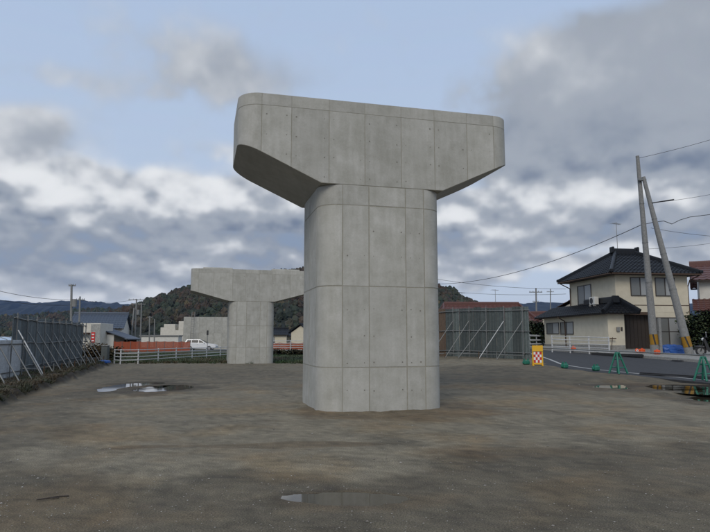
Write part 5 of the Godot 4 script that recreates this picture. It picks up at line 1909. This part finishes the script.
	var rw := Shape.new()
	rw.ring(Vector3(0, 0.14, 0.03), Vector3(0.2, 0.1, 1), 0.06, 0.022, 18, 8)
	put("inner_coil", rw, mats.white, rg)
	# wooden handle tool leaning by the house, steel ramp in the gutter
	var br := thing("broom", "brown tool leaning against the house wall below the meter boxes", "tool", pv.call(612.5, 40.6), 0.0)
	var bs := Shape.new()
	bs.tube(Vector3(-0.1, 0, 0), Vector3(0.1, 0.85, -0.2), 0.02, 0.02, 6)
	put("handle", bs, mats.wood_brown, br)
	bs = Shape.new()
	bs.box(Vector3(-0.2, 0.72, -0.24), Vector3(0.34, 0.8, -0.14), 0.02)
	put("head", bs, mats.wood_brown, br)
	var rp := thing("gutter_ramp", "long dark steel ramp lying in the gutter before the house", "ramp", at(15.3, slope_height(15.3, 35.6) + 0.03, 35.6), 2.03)
	for i in 4:
		var s := Shape.new()
		s.prism(PackedVector2Array([Vector2(-0.32, 0.0), Vector2(0.1, 0.0), Vector2(0.1, 0.15)]), i * 0.9 - 1.8, i * 0.9 - 0.91, Transform3D(Basis(Vector3.UP, PI / 2), Vector3.ZERO))
		put("ramp_section", s, mats.rubber, rp)
	# kerbside drain
	var dr := thing("drain_grate", "dark drain opening in the kerb below the blue tarpaulin", "drain", at(pix(676, 339, 31.0).x, slope_height(16.5, 31.0) + 0.035, 31.0), 1.9)
	var ds := Shape.new()
	ds.box(Vector3(-0.3, 0.0, -0.12), Vector3(0.3, 0.03, 0.12), 0.005)
	put("frame", ds, mats.black, dr)
	for i in 5:
		var s := Shape.new()
		s.box(Vector3(-0.25 + i * 0.11, 0.031, -0.1), Vector3(-0.2 + i * 0.11, 0.045, 0.1), 0.004)
		put("bar", s, mats.rubber, dr)
	# stick and small litter on the yard
	var st := thing("stick", "small dark twig lying on the gravel", "stick", on_ground(-3.05, 6.3, 0.01), 0.6)
	var ss := Shape.new()
	ss.path([Vector3(-0.14, 0.006, 0), Vector3(-0.03, 0.012, 0.02), Vector3(0.06, 0.006, -0.02), Vector3(0.15, 0.01, 0.03)], 0.007, 6)
	ss.path([Vector3(-0.02, 0.01, 0.02), Vector3(0.05, 0.016, 0.09)], 0.005, 6)
	put("twig", ss, mats.wood_dark, st)

# ---------------------------------------------------------------- shrubs
func bush(called: String, label: String, where: Vector3, r: Vector3, count: int, leaf: float, ca: Color, cb: Color, category := "shrub", group := ""):
	var t := thing(called, label, category, where, 0.0, group)
	var stem := Shape.new()
	for i in 5:
		var a := TAU * i / 5.0 + 0.3
		stem.tube(Vector3(0, -0.05, 0), Vector3(cos(a) * r.x * 0.6, r.y * 1.3, sin(a) * r.z * 0.6), 0.04, 0.012, 6)
	put("stem", stem, mats.wood_brown, t)
	var v := PackedVector3Array()
	var n := PackedVector3Array()
	var c := PackedColorArray()
	for i in count:
		var u := Vector3(rng.randfn(), rng.randfn(), rng.randfn()).normalized()
		var k := pow(rng.randf(), 0.4) * (1.0 + noise_b.get_noise_3dv(u * 25.0 + where) * 0.7)
		var p := Vector3(u.x * r.x * k, r.y * (1.0 + u.y * k), u.z * r.z * k)
		if p.y < 0.02: continue
		var d := Vector3(rng.randfn(), rng.randfn() * 0.5, rng.randfn()).normalized()
		var e := d.cross(Vector3(rng.randfn(), rng.randfn(), rng.randfn())).normalized()
		var nn := d.cross(e).normalized()
		if nn.y < 0: nn = -nn
		var l := leaf * rng.randf_range(0.6, 1.3)
		var q := [p - d * l, p + e * l * 0.45, p + d * l, p - e * l * 0.45]
		var col := ca.lerp(cb, clampf(0.5 + noise_a.get_noise_3dv(p * 20.0) + rng.randf_range(-0.4, 0.4), 0, 1))
		for id in [0, 1, 2, 0, 2, 3]:
			v.append(q[id]); n.append(nn); c.append(col)
	var arr := []
	arr.resize(Mesh.ARRAY_MAX)
	arr[Mesh.ARRAY_VERTEX] = v
	arr[Mesh.ARRAY_NORMAL] = n
	arr[Mesh.ARRAY_COLOR] = c
	var m := ArrayMesh.new()
	m.add_surface_from_arrays(Mesh.PRIMITIVE_TRIANGLES, arr)
	put("foliage", m, mats.leaf, t)

func make_plants():
	var g0 := Color(0.022, 0.04, 0.014)
	var g1 := Color(0.06, 0.08, 0.03)
	var b0 := Color(0.075, 0.05, 0.022)
	var b1 := Color(0.14, 0.10, 0.045)
	bush("shrub", "brown withered shrub at the far end of the long sheet fence", on_ground(-17.1, 39.8), Vector3(1.2, 0.62, 0.8), 2600, 0.07, b0, b1)
	bush("shrub", "green brown scrub between the gate post and the sheet fence", on_ground(-17.6, 43.0), Vector3(1.5, 0.55, 1.0), 2600, 0.07, g0, b1)
	bush("shrub", "dark green scrub behind the long sheet fence", on_ground(-21.5, 30.0), Vector3(2.2, 0.9, 2.6), 3600, 0.1, g0, g1)
	bush("hedge", "dense dark hedge behind the motor scooter", at(23.6, slope_height(23.6, 41.0) + 0.14, 41.0), Vector3(1.5, 1.25, 0.9), 7000, 0.09, g0, g1, "hedge")
	bush("hedge", "dark hedge beside the two tiered brown house", at(26.3, slope_height(26.3, 42.0) + 0.14, 42.0), Vector3(1.6, 1.3, 0.9), 7000, 0.09, g0, g1, "hedge")
	bush("shrub", "dark green bush past the end of the steel sheets", at(15.4, 0.87, 52.0), Vector3(1.3, 1.1, 1.0), 4000, 0.09, g0, g1)
	bush("shrub", "dark bush left of the small dull red roofed house", at(18.0, 0.87, 60.0), Vector3(1.6, 1.3, 1.2), 4000, 0.1, g0, g1)
	# low dark scrub on the road bank between the piers
	for q in [[-7.2, 57.0], [-5.5, 56.5], [-3.8, 57.3]]:
		bush("shrub", "low dark scrub on the road bank between the piers", on_ground(q[0], q[1]), Vector3(1.1, 0.32, 0.8), 1800, 0.08, g0, b0, "shrub", "scrub on the road bank")

# ---------------------------------------------------------------- the scene
func _ready():
	rng.seed = 20121
	for q in [[noise_a, 3, 0.1], [noise_b, 4, 0.1], [noise_c, 6, 0.1]]:
		q[0].seed = q[1]
		q[0].frequency = q[2]
		q[0].noise_type = FastNoiseLite.TYPE_SIMPLEX_SMOOTH
		q[0].fractal_octaves = 3
	# camera
	var cam := Camera3D.new()
	cam.name = "camera"
	cam.position = Vector3(0, EYE, 0)
	cam.rotation = Vector3(PITCH, 0, 0)
	cam.fov = rad_to_deg(2.0 * atan(266.0 / FOCAL))
	cam.far = 12000.0
	cam.near = 0.1
	add_child(cam)
	# sky, haze, exposure
	var env := Environment.new()
	env.background_mode = Environment.BG_SKY
	env.sky = make_sky()
	env.tonemap_mode = Environment.TONE_MAPPER_LINEAR
	env.tonemap_exposure = 1.05
	env.fog_enabled = true
	env.fog_density = 0.00005
	env.fog_light_color = Color(0.42, 0.56, 0.80)
	env.sdfgi_enabled = true
	env.ssao_enabled = true
	env.ssil_enabled = true
	var we := WorldEnvironment.new()
	we.name = "world_environment"
	we.environment = env
	add_child(we)
	# the sun behind thin cloud, behind the photographer, a little to the left
	var sun := DirectionalLight3D.new()
	sun.name = "sun"
	sun.light_energy = 0.45
	sun.light_angular_distance = 30.0
	sun.light_color = Color(1.0, 0.965, 0.91)
	sun.shadow_enabled = true
	sun.rotation = Vector3(deg_to_rad(-38.0), deg_to_rad(-14.0), 0)
	add_child(sun)
	puddles = [
		[-0.12, 6.35, 0.62, 0.26, -0.012], [-7.6, 20.7, 1.0, 2.0, -0.006], [-6.3, 20.1, 0.95, 1.5, -0.006],
		[9.1, 19.4, 1.5, 1.15, 0.085], [10.7, 18.6, 1.5, 1.9, 0.085], [9.6, 16.0, 0.9, 0.9, 0.02],
	]
	make_materials()
	make_ground()
	make_roads()
	make_hills()
	make_piers()
	make_houses()
	make_fences()
	make_poles()
	make_objects()
	make_plants()
	make_cover()
